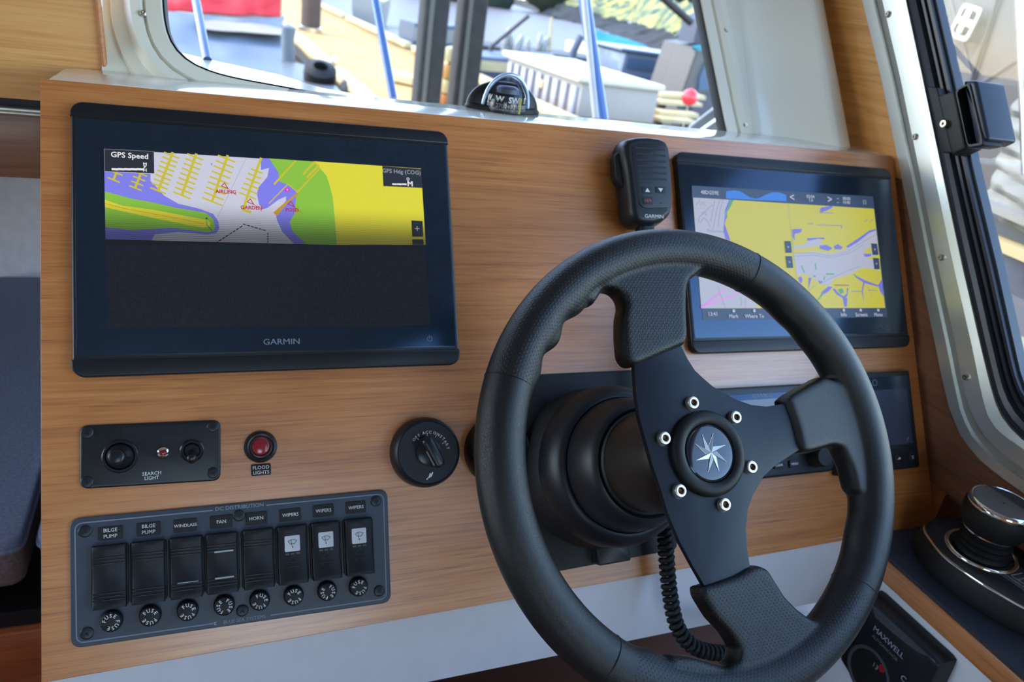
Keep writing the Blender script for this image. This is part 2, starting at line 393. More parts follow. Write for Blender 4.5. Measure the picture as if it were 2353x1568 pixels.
# port bulkhead (pale wood) with the opening to the berth
YB = .112
zb0 = fy(0, 224, YB).z
mb = MB(); tl = fy(232, 0, YB)
a = onp(234, 0, WO, WFN); b = onp(239, 158, WO, WFN); dn = (a - b) / (a.z - b.z)
mb.poly3([(-.95, YB, zb0), (b.x - .001, YB, zb0), (b.x - .001, YB, b.z - .02), (b.x - .001 + dn.x * .0, YB + .0, b.z), (a.x - .001, YB, a.z), (a.x + dn.x * .5, YB, a.z + .5), (-.95, YB, a.z + .5)], th=(0, .018, 0))
struct('wall_front_port', mb, M_woodL)
mb = MB(); mb.tube([(b.x, YB - .002, b.z - .02), (a.x, YB - .002, a.z), (a.x + dn.x * .5, YB - .002, a.z + .5)], .0028, 8)
struct('trim_2', mb, M_edge)
mb = MB()
def fyb(y): return fy(0, y, YB).z
mb.box((-.48, YB + .03, (zb0 + fyb(246)) / 2), (.96, .03, zb0 - fyb(246))); dk = struct('gap_shade', mb, pbr('dark_gap', '25283a', .5))  # solid dark box in the gap, its shade put into the colour
mb = MB(); mb.box((-.48, YB + .008, fyb(250)), (.96, .02, .004), bev=.0015); mb.box((-.48, YB + .006, fyb(256)), (.96, .024, .0035), bev=.0015)
tag(obj('curtain_track', mb, M_alu), 'thin aluminium track running left under the pale wood bulkhead', 'track')
mb = MB(); mb.box((-.48, YB + .015, (fyb(262) + fyb(410)) / 2), (.96, .022, fyb(262) - fyb(410)), bev=.002)
struct('trim_4', mb, wood('berth_header', '6a4438', '8a6150', '9a7262', 'X', fine=.35))
zc = .70
# hull lining behind the berth
c0 = hz(-60, 658, zc); c1 = hz(140, 606, zc); d_ = (c1 - c0); 
mb = MB(); dz0 = Vector((0, 0, -.2)); mb.poly3([c0 - d_ * 3 + dz0, c1 + d_ * 3 + dz0, c1 + d_ * 3 + Vector((0, .05, .34)), c0 - d_ * 3 + Vector((0, .05, .34))], th=(0, .02, 0))
struct('wall_berth', mb, pbr('hull_lining', 'a39ea6', .8, bump=.2, bscale=200))
M_fab = pbr('slate_fabric', '7c7f94', .95, var=.2, nscale=250, bump=.8, bscale=900, spec=.2)
M_fab2 = pbr('brown_fabric', '786a66', .95, var=.25, nscale=260, bump=.8, bscale=900, spec=.2)
def cushion(name, x0, x1, y0, y1, z1, lab):
    M = I4; root = thing(name, lab, 'cushion', Matrix.Translation(((x0 + x1) / 2, y0, z1 - .08)), 'berth cushions')
    w = x1 - x0; h = y1 - y0; mb = MB(); mb.slab(rrect(0, h / 2, w, h, .02, 4), .058, .08, .012); obj('top_cover', mb, M_fab, root)
    mb = MB(); mb.slab(rrect(0, h / 2, w - .001, h - .001, .02, 4), 0, .060, 0, .012); obj('side_band', mb, M_fab2, root)
    mb = MB(); pth = rrect(0, h / 2, w + .001, h + .001, .02, 4); mb.tube([(x, y, .0585) for x, y in pth] + [(pth[0][0], pth[0][1], .0585)], .003, 6); obj('piping', mb, M_fab, root)
ce0 = hz(0, 1240, zc); ce1 = hz(70, 1233, zc)
cushion('berth_cushion', -.75, ce1.x - .012, ce0.y, ce0.y + .9, zc, 'slate grey berth cushion with brown sides, left of the narrow seam')
cushion('berth_cushion', ce1.x + .004, .30, ce0.y, ce0.y + .9, zc, 'slate grey berth cushion tucked behind the wooden helm panel')
zf = fy(0, 1312, ce0.y).z
mb = MB(); mb.box((-.3, ce0.y + .46, .56), (1.3, .90, .03)); struct('berth_shade', mb, M_dark)  # near-black board: the shadow under the cushion put into the colour
mb = MB(); mb.box((-.3, ce0.y + .05, .50), (1.3, .02, .10)); struct('berth_shade_back', mb, M_dark)  # near-black strip behind it, the same under-cushion shadow as colour
mb = MB(); zq = .565
mb.box((-.3, ce0.y + .012, .525), (1.3, .03, .05), bev=.003)
struct('trim_7', mb, M_woodD)
mb = MB(); mb.box((-.3, ce0.y + .03, .25), (1.3, .02, .52)); struct('wall_berth_front', mb, M_woodD)
mb = MB(); mb.box((0.1, -.9, -.01), (3.0, 2.2, .02)); struct('floor', mb, wood('floor_mahogany', '3a1c12', '54291a', '663624', 'Y', fine=.5))
mb = MB(); mb.box((-.35, -.02, .42), (.55, .30, .03), bev=.004)
st = obj('cabin_step', mb, M_woodD); tag(st, 'reddish brown wooden step below the berth, lower left', 'step')
# starboard side wall with window opening
XW = .945
cv = dict(
 a=[(1986, 0), (2030, 180), (2075, 400), (2110, 580), (2156, 800), (2167, 857), (2186, 938), (2215, 1007), (2258, 1058), (2301, 1093), (2353, 1130)],
 b=[(2011, 0), (2054, 180), (2100, 400), (2135, 580), (2182, 800), (2197, 875), (2215, 955), (2243, 1009), (2284, 1052), (2353, 1101)],
 c=[(2034, 0), (2076, 180), (2121, 400), (2160, 600), (2205, 800), (2220, 886), (2238, 949), (2272, 1007), (2310, 1042), (2353, 1073)],
 d=[(2072, 0), (2112, 180), (2158, 400), (2200, 600), (2246, 800), (2262, 880), (2278, 949), (2301, 986), (2325, 1005), (2353, 1024)],
 e=[(2089, 0), (2128, 180), (2174, 400), (2217, 600), (2263, 800), (2284, 886), (2301, 943), (2325, 978), (2353, 1006)],
 g=[(2144, 0), (2185, 180), (2232, 400), (2280, 600), (2324, 800), (2335, 850), (2353, 905)])
def yz(k):
    P = [Vector((sx(x, y, XW).y, sx(x, y, XW).z)) for x, y in cv[k]]
    d0 = (P[0] - P[1]).normalized(); P = [P[0] + d0 * .50] + P
    zl = P[-1].y - .004; P.append(Vector((P[-1].x - .05, zl - .001))); P.append(Vector((-1.45, zl - .002))); return P
def respl(P, n=60):
    L = [0]
    for i in range(1, len(P)): L.append(L[-1] + (P[i] - P[i - 1]).length)
    out = []; j = 0
    for k in range(n):
        t = L[-1] * k / (n - 1)
        while j < len(L) - 2 and L[j + 1] < t: j += 1
        out.append(P[j].lerp(P[j + 1], (t - L[j]) / max(1e-9, L[j + 1] - L[j])))
    return out
CV = {k: yz(k) for k in cv}
RS = {}
for k, P in CV.items():      # resample in three stretches so the bands keep matching points
    m = len(P)
    RS[k] = respl(P[:m - 1], 70) + [P[-1]]
def band(mb, seq, mi=0):
    return mb.layers([[(x, p.x, p.y) for p in RS[k]] for k, x in seq], mi, None, False, False, closed=False)
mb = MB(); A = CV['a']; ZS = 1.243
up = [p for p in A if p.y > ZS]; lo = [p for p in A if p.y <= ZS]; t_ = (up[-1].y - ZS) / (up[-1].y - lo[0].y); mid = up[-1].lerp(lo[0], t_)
mb.poly3([(XW, p.x, p.y) for p in up + [mid]] + [(XW, .085, ZS), (XW, .085, 1.255), (XW, .115, 1.268), (XW, .115 + .8 * (A[0].y - 1.268), A[0].y)], th=(.02, 0, 0))
wr = struct('wall_right', mb, M_woodS)
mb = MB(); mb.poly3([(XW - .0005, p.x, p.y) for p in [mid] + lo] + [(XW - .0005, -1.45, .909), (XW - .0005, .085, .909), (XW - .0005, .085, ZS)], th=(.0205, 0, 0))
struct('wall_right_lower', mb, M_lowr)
mb = MB(); mb.poly3([(XW + .001, -1.45, .906), (XW + .001, -.05, .906), (1.12, -.05, .906), (1.12, -1.45, .906)], th=(0, 0, .003)); struct('trim_8', mb, M_woodDs)
mb = MB(); band(mb, [('a', XW), ('a', XW - .004), ('b', XW - .0045), ('b', XW + .0015), ('c', XW - .0035), ('c', XW - .0055), ('d', XW - .0050), ('d', XW - .0085), ('e', XW - .0065), ('e', XW + .015)])
w2 = struct('window_2', mb, M_alu, ang=25)
mb = MB(); e_, g_ = RS['e'], RS['g']
def mixk(t): return [e_[i].lerp(g_[i], t) for i in range(len(e_))]
seq = [(0, .010), (.02, -.002), (.05, -.004), (.22, -.006), (.38, -.004), (.42, .004), (.52, .004), (.53, -.001), (.64, -.001), (.65, .005), (.74, .005), (.75, .0), (.88, .0), (.9, .006), (1, .006), (1, .02)]
mb.layers([[(XW + x, p.x, p.y) for p in mixk(t)] for t, x in seq], 0, None, False, False, closed=False)
obj('slide_track', mb, pbr('track_black', '2a303c', .35, var=.05), w2, ang=25)
mb = MB(); G = CV['g']; mb.poly3([(XW + .012, p.x, p.y) for p in G] + [(XW + .012, -1.45, G[0].y)]); obj('glass_pane', mb, glassm('side_glass', 'f4f6f4'), w2)
for px, py in ((2049, 34), (2111, 315), (2171, 592), (2228, 867)):
    p = sx(px, py, XW); mb = MB(); mb.lathe([(.0042, 0), (.0042, .0045), (.003, .0068), (.0015, .0068), (.0015, .0055)], 16, M=fr(Vector((XW - .002, p.y, p.z)), Vector((0, -1, 0)), Vector((0, 0, 1)), Vector((-1, 0, 0))))
    obj('screw', mb, M_steel, w2)
# sliding latch
def sxp(pts, x): return [(sx(a_, b_, x).y, sx(a_, b_, x).z) for a_, b_ in pts]
def xslab(mb, yzp, x0, x1, bev=0, mi=0):
    F = fr(Vector((0, 0, 0)), Vector((0, -1, 0)), Vector((0, 0, 1)), Vector((-1, 0, 0)))
    return mb.slab([(-y, z) for y, z in yzp], -x0, -x1, bev, 0, mi, F)
lt = thing('window_latch', 'black cup-handled latch on the starboard sliding window track', 'latch')
mb = MB(); xslab(mb, sxp([(2136, 199), (2160, 203), (2195, 352), (2172, 352)], .935), .95, .930, .002); xslab(mb, sxp([(2158, 222), (2196, 208), (2223, 341), (2190, 357)], .925), .948, .922, .003); obj('bracket', mb, M_blkm, lt)
mb = MB(); tray = rpoly(sxp([(2192, 207), (2228, 187), (2262, 334), (2222, 341)], .915), .004); tray2 = rpoly(sxp([(2198, 209), (2225, 195), (2254, 328), (2224, 333)], .915), .003)
t1 = resample(ccw([(-y, z) for y, z in tray]), 64); c_t = Vector((sum(p[0] for p in t1) / 64, sum(p[1] for p in t1) / 64)); t1 = angsort(t1, c_t, 64); t2 = angsort(ccw([(-y, z) for y, z in tray2]), c_t, 64)
F = fr(Vector((0, 0, 0)), Vector((0, -1, 0)), Vector((0, 0, 1)), Vector((-1, 0, 0)))
mb.layers([[(x, y, z) for x, y in p] for p, z in ((t1, -.945), (t1, -.917), (inset(t1, .001), -.915), (t2, -.915), (t2, -.934))], 0, F, False, True); obj('finger_cup', mb, M_blk, lt, ang=30)
mb = MB(); xslab(mb, rpoly(sxp([(2230, 188), (2261, 187), (2290, 322), (2260, 336)], .93), .004), .962, .917, .004); obj('cup_side', mb, pbr('latch_blue_black', '20283a', .4), lt)
p = sx(2174, 285, .922); mb = MB(); mb.lathe([(.005, 0), (.005, .004), (.004, .0055), (.002, .0055), (.002, .003)], 18, M=fr(p, Vector((0, -1, 0)), Vector((0, 0, 1)), Vector((-1, 0, 0)))); obj('screw', mb, M_steel, lt)
# cabin roof and port side, aft of the picture but shading it
M_ceil = pbr('headliner', 'dfe0dc', .8)
mb = MB(); mb.box((-.1, -.72, 1.93), (2.4, 2.9, .04)); struct('ceiling', mb, M_ceil)
mb = MB(); mb.box((-1.25, -.72, .5), (.04, 2.9, 1.0)); mb.box((-1.25, -.72, 1.80), (.04, 2.9, .28)); mb.box((-1.25, .45, 1.3), (.04, .6, 1.2)); mb.box((-1.25, -1.35, 1.35), (.04, 1.6, .9)); struct('wall_left', mb, M_ceil)
mb = MB(); mb.box((-.75, -2.1, .95), (1.0, .04, 2.0)); mb.box((.70, -2.1, .95), (.72, .04, 2.0)); mb.box((.05, -2.1, 1.80), (.7, .04, .3)); mb.box((.05, -2.1, .45), (.7, .04, .9)); struct('wall_back', mb, M_woodL)
mb = MB(); mb.box((1.20, -1.35, .45), (.04, 1.6, .9)); mb.box((.965, -1.95, 1.4), (.04, .3, 1.0)); mb.box((.965, -.75, 1.87), (.02, 2.3, .12)); struct('wall_right_aft', mb, M_woodS)

# ------------------------------------------------------------------ helm console
con = thing('helm_console', 'sloping wooden helm console with glossy white top ledge', 'console', PF)
mb = MB(); mb.slab([(PX0, PB), (PX1, PB + .018), (PX1, .0213), (PX0, .0213)], -.014, 0, .0006); obj('front_panel', mb, M_wood, con)
mb = MB(); PFi = PF.inverted()
sl = [(-.0185, YT + .004), (.938, YT + .004), (.938, .05), (.93, .093), (.012, .096), (-.006, .0945), (-.015, .085)]
mb.slab(sl, ZT - .016, ZT - .0006, .0015, M=PFi); obj('top_ledge', mb, M_white, con)
yb_ = PO.y + PB * sin(TILT); zb_ = PO.z + PB * cos(TILT)
mb = MB(); z_lo0, z_lo1 = fy(1080, 1542, yb_ + .012).z, fy(1647, 1428, yb_ + .012).z
zt_l = zb_ + .002; zt_r = zb_ + .018 * cos(TILT)
mb.poly3([(PX0 + .002, yb_ + .010, zt_l), (PX0 + .002, yb_ + .010, z_lo0 - .008), (.83, yb_ + .010, z_lo1 + .003), (.83, yb_ + .010, zt_r + .002)], th=(0, .018, 0))
mb.v = [PFi @ v for v in mb.v]; obj('lower_fascia', mb, M_fascia, con)
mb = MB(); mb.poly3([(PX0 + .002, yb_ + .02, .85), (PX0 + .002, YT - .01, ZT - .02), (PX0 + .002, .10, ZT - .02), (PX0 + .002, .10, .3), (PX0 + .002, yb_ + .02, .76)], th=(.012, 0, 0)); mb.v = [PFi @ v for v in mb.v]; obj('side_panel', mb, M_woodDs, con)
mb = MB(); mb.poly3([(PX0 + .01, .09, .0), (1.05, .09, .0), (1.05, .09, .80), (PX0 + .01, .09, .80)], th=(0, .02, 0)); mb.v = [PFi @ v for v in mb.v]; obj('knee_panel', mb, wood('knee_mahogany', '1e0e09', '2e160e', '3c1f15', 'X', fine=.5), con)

# ------------------------------------------------------------------ chartplotters
FADE = (pp(600, 563)[1], pp(600, 470)[1])
SC = dict(
 wht=('c6c8da',), vio=('7c7ce6',), grn=('86bf3c',), yel=('dad433',), ylw=('c9bb2c',), blk=('1c2530',), txt=('e6e6ea',), red=('b3213a',), org=('c2912a',), mag=('c93bd0',), lin=('9a9aa8',))
def scr_mats(tagn, fade, tint=None):
    out = []; idx = {}
    for i, k in enumerate(SC): out.append(emit(tagn + '_' + k, (tint or {}).get(k, SC[k][0]), 1.0, fade)); idx[k] = i
    return out, idx
def C5(pts, w): return [pp(150 + x * .23596, 230 + y * .23596, w) for x, y in pts]
def C6(pts, w): return [pp(600 + x * .24237, 300 + y * .24237, w) for x, y in pts]
FW = .0085
def plotter(name, lab, u0, v0, w, h, scrq, logo, power):
    root = thing(name, lab, 'chartplotter', PF)
    cx_, cy_ = u0 + w / 2, v0 - h / 2
    mb = MB(); mb.slab(rrect(cx_, cy_, w, h, .010, 8), .0005, FW, .0022); obj('housing', mb, M_bezel, root)
    for sgn in (1, -1):       # snap-on trim strips at top and bottom, a fine joint under each
        yj = v0 - .0125 if sgn > 0 else v0 - h + .0145
        hh = .0125 if sgn > 0 else .0145
        ya = v0 if sgn > 0 else v0 - h
        P = []
        for i in range(9):
            a_ = pi / 2 * i / 8; P.append((u0 + w + .0006 - .0105 + .0105 * cos(a_), .0105 * sin(a_)))
        P += [(2 * cx_ - x, y) for x, y in reversed(P)]
        base = hh - .0105
        P = [(u0 + w + .0006, 0)] + [(x, y + base) for x, y in P] + [(u0 - .0006, 0)]
        P = [(x, yj + sgn * (y + .0004)) for x, y in P]
        mb = MB(); mb.slab(P, .0004, FW + .0007, .0016); obj('trim_strip', mb, M_blk, root)
        mb = MB(); mb.box((cx_, yj - sgn * .0002, FW), (w - .002, .0011, .0004)); obj('joint', mb, M_dark, root)
    mb = MB(); mb.slab(rrect(cx_, (v0 - .0135 + v0 - h + .016) / 2, w - .006, h - .031, .002, 3), FW - .001, FW + .0004, .0002); obj('screen_glass', mb, M_scr, root)
    mb = MB(); mb.flat(scrq, FW + .0005); obj('display', mb, pbr('display_off', '23272f', .25, var=.25, nscale=700), root)
    mb = MB()
    if logo: mb.text('GARMIN', *pp(*logo, FW), FW + .0006, .0073, 0, bold=.012, sx_=1.15)
    x, y = pp(*power, FW)
    a0 = [(x + .0024 * cos(radians(t)), y + .0024 * sin(radians(t))) for t in range(120, 421, 20)]; mb.line(a0, .0005, FW + .0006); mb.line([(x, y + .0008), (x, y + .0032)], .0005, FW + .0006)
    obj('lettering', mb, M_printd, root, kind='stuff')
    mb = MB(); mb.lathe([(.0006, 0), (.0006, .0002)], 8, M=Matrix.Translation((x - .0125, y, FW + .0004))); obj('indicator', mb, M_printf, root)
    return root
q1 = [pp(240, 343, FW), pp(967, 388, FW), pp(989, 748, FW), pp(247, 754, FW)]
P1 = plotter('chartplotter', 'large black chartplotter on the left, lower half of its chart dark', 0, 0, .330, .2326, q1, (647, 785), (987, 779))
mats, ix = scr_mats('chart_left', FADE)
mb = MB(); zz = FW + .0007; dz = .00012
TX = MB()
mb.flat([pp(240, 343, FW), pp(967, 388, FW), pp(976, 563, FW), pp(243, 563, FW)], zz, ix['wht'])
mb.flat(C5([(380, 697), (830, 720), (830, 790), (900, 860), (960, 930), (1100, 1010), (1310, 1060), (1440, 1110), (1490, 1180), (1500, 1250), (1470, 1300), (1380, 1310), (1100, 1285), (870, 1310), (820, 1412), (392, 1412)], zz), zz + dz, ix['vio'])
mb.flat(C5([(385, 890), (640, 960), (860, 1000), (1080, 1050), (1370, 1100), (1440, 1160), (1460, 1240), (1440, 1280), (1380, 1290), (1040, 1245), (650, 1270), (390, 1240)], zz), zz + 2 * dz, ix['grn'])
mb.flat(C5([(385, 972), (560, 1030), (860, 1070), (1380, 1170), (1415, 1195), (1410, 1235), (1340, 1245), (900, 1160), (560, 1085), (388, 1045)], zz), zz + 3 * dz, ix['yel'])
mb.line(C5([(386, 1008), (560, 1055), (860, 1110), (1350, 1205)], zz), .0004, zz + 4 * dz, ix['org'])
mb.flat(C6([(-5, 262), (75, 265), (165, 400), (170, 480), (260, 520), (335, 580), (325, 700), (320, 780), (270, 870), (300, 960), (430, 1085), (320, 1085), (200, 960), (150, 850), (140, 800), (200, 720), (235, 665), (235, 625), (160, 660), (60, 735), (15, 748), (-20, 700), (-40, 600), (-25, 540), (60, 440), (75, 355), (0, 375)], zz), zz + dz, ix['vio'])
mb.flat(C6([(75, 265), (510, 295), (560, 360), (620, 430), (650, 520), (680, 640), (695, 800), (718, 1085), (430, 1085), (300, 960), (270, 870), (320, 780), (325, 700), (335, 580), (260, 520), (170, 480), (165, 400)], zz), zz + dz, ix['grn'])
mb.flat(C6([(510, 293), (1515, 362), (1560, 1085), (718, 1085), (695, 800), (680, 640), (650, 520), (620, 430), (560, 360)], zz), zz + 2 * dz, ix['yel'])
for pts, w_ in (([(325, 290), (125, 510)], .0016), ([(500, 305), (400, 415)], .0020), ([(540, 340), (435, 445)], .0020), ([(550, 365), (340, 590)], .0014), ([(500, 300), (550, 340)], .0016), ([(255, 510), (75, 692)], .0009), ([(255, 510), (345, 585)], .0009)):
    mb.line(C6(pts, zz), w_, zz + 4 * dz, ix['ylw'])
mb.flat(C6([(340, 590), (360, 600), (240, 700), (150, 815), (115, 780), (200, 705)], zz), zz + 4 * dz, ix['org'])
for p0, p1, n, l0, l1 in (((1045, 517), (905, 885), 8, 75, 75), ((1275, 530), (1135, 930), 8, 78, 85), ((1580, 545), (1430, 990), 8, 85, 100), ((1905, 570), (1775, 935), 7, 45, 85)):
    d = Vector((p1[0] - p0[0], p1[1] - p0[1])); mb.line(C5([p0, p1], zz), .0022, zz + 5 * dz, ix['ylw'])
    for k in range(n + 1):
        t = (k + .55) / (n + .55); c = Vector(p0) + d * t; ll = l0 + (l1 - l0) * t; e = Vector((.93, .37))
        if p0[0] == 1905 and k < 2: continue
        mb.line(C5([tuple(c - e * ll), tuple(c + e * ll)], zz), .0015, zz + 4 * dz, ix['ylw'])
mb.line(C5([(1775, 935), (1730, 1070), (1805, 1095)], zz), .0022, zz + 5 * dz, ix['ylw'])
for p0, p1, n in (((497, 712), (470, 780), 1), ((735, 720), (680, 858), 3)):
    d = Vector((p1[0] - p0[0], p1[1] - p0[1])); mb.line(C5([p0, p1], zz), .0018, zz + 5 * dz, ix['ylw'])
    for k in range(n + 1): c = Vector(p0) + d * k / n; e = Vector((.93, .37)) * 62; mb.line(C5([tuple(c - e * .9), tuple(c + e)], zz), .0013, zz + 4 * dz, ix['ylw'])
mb.line(C5([(1760, 570), (1485, 1140)], zz), .0003, zz + 4 * dz, ix['lin'])
for i in range(14):
    A_, B_ = ((1475, 1390), (1745, 1215)) if i < 8 else ((1745, 1215), (1975, 1280)); t = (i % 8) / (8 if i < 8 else 6)
    c = Vector(A_).lerp(Vector(B_), t); e = (Vector(B_) - Vector(A_)).normalized() * 12; mb.line(C5([tuple(c - e), tuple(c + e)], zz), .0009, zz + 6 * dz, ix['blk'])
for i in range(4): mb.line(C5([(1975, 1300 + i * 26), (1970, 1312 + i * 26)], zz), .0009, zz + 6 * dz, ix['blk'])
for x, y, s in ((1550, 835, 'AIRLING'), (1800, 990, 'GARDEN'), (2195, 1012, 'POSEI')):
    mb.line(C5([(x - 28, y + 5), (x, y - 25), (x + 35, y + 30)], zz), .0007, zz + 6 * dz, ix['red'], closed=True); mb.line(C5([(x + 20, y + 15), (x + 115, y + 95)], zz), .0004, zz + 6 * dz, ix['red'])
    c = C5([(x + 12, y + 60)], zz)[0]; mb.text(s, c[0], c[1], zz + 7 * dz, .0046, ix['red'], bold=.03)
c = C6([(247, 565)], zz)[0]; mb.flat(rrect(c[0], c[1], .0048, .0036, .0008, 3), zz + 6 * dz, ix['mag']); mb.text('9', c[0], c[1], zz + 7 * dz, .003, ix['txt'])
c = C5([(1377, 1195)], zz)[0]; mb.line([(c[0], c[1] - .003), (c[0], c[1] + .002)], .001, zz + 6 * dz, ix['grn']); mb.flat(circ(c[0], c[1] + .0036, .0008, 10), zz + 6 * dz, ix['blk']); mb.line([(c[0] + .001, c[1] - .003), (c[0] + .004, c[1] - .007)], .0005, zz + 6 * dz, ix['blk'])
c = C5([(1425, 628)], zz)[0]; mb.text('9', c[0], c[1], zz + 6 * dz, .003, ix['blk'])
for P in (C5([(380, 480), (863, 505), (867, 718), (382, 697)], zz), C6([(1147, 340), (1515, 368), (1527, 548), (1157, 530)], zz), C6([(1422, 855), (1528, 862), (1535, 1010), (1430, 1010)], zz), C6([(1430, 1035), (1536, 1035), (1540, 1085), (1432, 1085)], zz)):
    mb.flat(P, zz + 8 * dz, ix['blk'])
mb.line(C5([(380, 480), (863, 505)], zz), .0003, zz + 9 * dz, ix['lin']); mb.line(C5([(380, 480), (382, 697)], zz), .0003, zz + 9 * dz, ix['lin'])
def tx5(s, x, y, size, bold=.02): c = C5([(x, y)], zz)[0]; mb.text(s, c[0], c[1], zz + 9 * dz, size, ix['txt'], bold=bold)
tx5('GPS Speed', 628, 542, .0066)
for i in range(5): mb.line(C5([(460 + i * 61, 677), (510 + i * 61, 680)], zz), .0019, zz + 9 * dz, ix['txt'])
for s, y in (('M', 627), ('P', 656), ('H', 685)): tx5(s, 777, y, .0040, .03)
c = C6([(1330, 393)], zz)[0]; mb.text('GPS Hdg (COG)', c[0], c[1], zz + 9 * dz, .0056, ix['lin'], bold=.01)
for i in range(3): mb.line(C6([(1245 + i * 46, 512), (1280 + i * 46, 514)], zz), .0016, zz + 9 * dz, ix['txt'])
c = C6([(1410, 507)], zz)[0]; mb.text('M', c[0], c[1], zz + 9 * dz, .0075, ix['txt'], bold=.03); c = C6([(1390, 464)], zz)[0]; mb.line(circ(c[0], c[1], .0012, 12), .0006, zz + 9 * dz, ix['txt'], closed=True)
c = C6([(1477, 933)], zz)[0]; mb.line([(c[0] - .0022, c[1]), (c[0] + .0022, c[1])], .0006, zz + 9 * dz, ix['txt']); mb.line([(c[0], c[1] - .0022), (c[0], c[1] + .0022)], .0006, zz + 9 * dz, ix['txt'])
obj('chart_image', mb, mats, P1, smooth=False, label='lit upper half of a harbour chart')

def C7(pts, w): return [pp(1750 + x * .31888, 350 + y * .31888, w) for x, y in pts]
def C8(pts, w): return [pp(1560 + x * .12755, 400 + y * .12755, w) for x, y in pts]
def C9(pts, w): return [pp(1600 + x * .24237, 520 + y * .24237, w) for x, y in pts]
q2 = [pp(1589, 427, FW), pp(2005, 452, FW), pp(2038, 729, FW), pp(1614, 736, FW)]
P2 = plotter('chartplotter', 'chartplotter on the right behind the wheel, split yellow chart fully lit', .5989, -.0006, .3239, .2291, q2, None, (2039, 755))
tint = dict(blk='2c3b58', wht='a9acbe', vio='6c6ccb', grn='4a9a70', yel='bbb634', lin='8488a0', org='b0ac55', txt='a9b2c4', red='8c5a4a', mag='cc8fd8', ylw='b9b563')
mats, ix = scr_mats('chart_right', None, tint)
hb = emit('chart_right_blue', '2f74cf'); mats.append(hb); HB = len(mats) - 1
mb = MB()
mb.flat(q2, zz, ix['blk'])
TLm, TRm, BRm, BLm = pp(1592, 454, zz), pp(2008, 480, zz), pp(2034, 708, zz), pp(1611, 709, zz)
mb.flat([TLm, TRm, BRm, BLm], zz + dz, ix['yel'])
mb.flat([TLm] + C8([(900, 470), (830, 640), (820, 860), (800, 950), (800, 1050), (830, 1110), (810, 1160)], zz) + C9([(260, 120), (420, 300), (580, 775)], zz) + [BLm], zz + 2 * dz, ix['wht'])
mb.flat(C8([(900, 470), (925, 470), (870, 640), (840, 700), (850, 800), (820, 900), (870, 1040), (930, 1210), (830, 1170), (820, 1110), (800, 1050), (800, 950), (820, 800), (830, 640)], zz), zz + 3 * dz, ix['vio'])
mb.flat(C8([(925, 470), (985, 470), (910, 620), (865, 690), (870, 760), (850, 830), (845, 700), (870, 640)], zz), zz + 4 * dz, ix['grn'])
def w9(pts, k=3, m='wht'): mb.flat(C9(pts, zz), zz + k * dz, ix[m])
w9([(915, 190), (1010, 180), (1090, 115), (1170, 125), (1200, 180), (1000, 210), (920, 215)])
w9([(925, 265), (1100, 235), (1270, 262), (1400, 225), (1520, 130), (1640, 50), (1705, 40), (1730, 300), (1740, 420), (1640, 400), (1560, 395), (1470, 450), (1380, 480), (1300, 500), (1270, 560), (1250, 572), (1180, 540), (1060, 470), (1000, 455), (950, 470)])
for P in ([(905, 30), (1000, 25), (990, 60), (930, 75), (930, 140), (910, 100)], [(1040, 115), (1210, 108), (1215, 125), (1150, 120), (1060, 140)], [(1165, 185), (1230, 178), (1290, 210), (1250, 235), (1170, 215)], [(1300, 190), (1340, 170), (1385, 200), (1370, 222), (1310, 220)], [(1420, 190), (1520, 125), (1640, 40), (1700, 25), (1700, 42), (1640, 62), (1530, 150), (1430, 210)],
          [(960, 490), (990, 475), (1005, 500), (995, 545), (975, 530)], [(1060, 490), (1090, 490), (1070, 560), (1060, 610)], [(1150, 515), (1200, 525), (1170, 550)], [(1250, 572), (1290, 575), (1250, 620), (1200, 650), (1160, 690), (1190, 620)], [(1290, 600), (1330, 650), (1400, 690), (1430, 660), (1440, 590), (1425, 585), (1425, 640), (1395, 665), (1350, 640), (1310, 590)], [(1385, 680), (1430, 680), (1425, 765), (1400, 765)],
          [(1500, 465), (1600, 515), (1720, 560), (1720, 575), (1590, 540), (1505, 485)], [(1720, 560), (1760, 500), (1770, 640), (1775, 670), (1740, 620)], [(1580, 265), (1655, 260), (1655, 285), (1600, 292)], [(1580, 525), (1595, 530), (1575, 620), (1580, 700), (1565, 620)]):
    w9(P, 4, 'vio')
w9([(1590, 230), (1655, 195), (1655, 255), (1600, 260)], 5, 'yel'); w9([(1620, 300), (1735, 270), (1738, 310), (1640, 318)], 5, 'yel')
for p, q in (((995, 380), (1020, 440)), ((1125, 355), (1130, 410)), ((1105, 470), (1125, 480)), ((1215, 480), (1205, 505)), ((1230, 455), (1300, 455)), ((1150, 700), (1200, 640)), ((1490, 460), (1510, 475))): mb.line(C9([p, q], zz), .0016, zz + 6 * dz, ix['grn'])
w9([(1340, 600), (1380, 590), (1395, 630), (1360, 645)], 7, 'grn')
mb.line(C9([(1310, 560), (1440, 562)], zz), .0012, zz + 7 * dz, ix['red'])
for pts in ([(1620, 570), (1665, 670)], [(1580, 620), (1580, 750)], [(1700, 430), (1720, 490), (1700, 520)], [(1060, 620), (1120, 560)], [(930, 255), (1110, 255), (1265, 285), (1420, 245), (1560, 160), (1700, 80)], [(940, 285), (1110, 275), (1270, 300), (1440, 260), (1580, 180)], [(1190, 540), (1260, 500), (1420, 430), (1550, 380)]):
    mb.line(C9(pts, zz), .0005, zz + 6 * dz, ix['lin'])
for pts in ([(45, 770), (270, 600)], [(45, 770), (390, 640)], [(45, 770), (220, 630)]): mb.line(C9(pts, zz), .0022, zz + 6 * dz, ix['mag'])
for pts in ([(200, 570), (225, 650), (275, 775)], [(460, 690), (465, 770)], [(410, 680), (425, 690), (425, 760)]): mb.line(C9(pts, zz), .0005, zz + 6 * dz, ix['lin'])
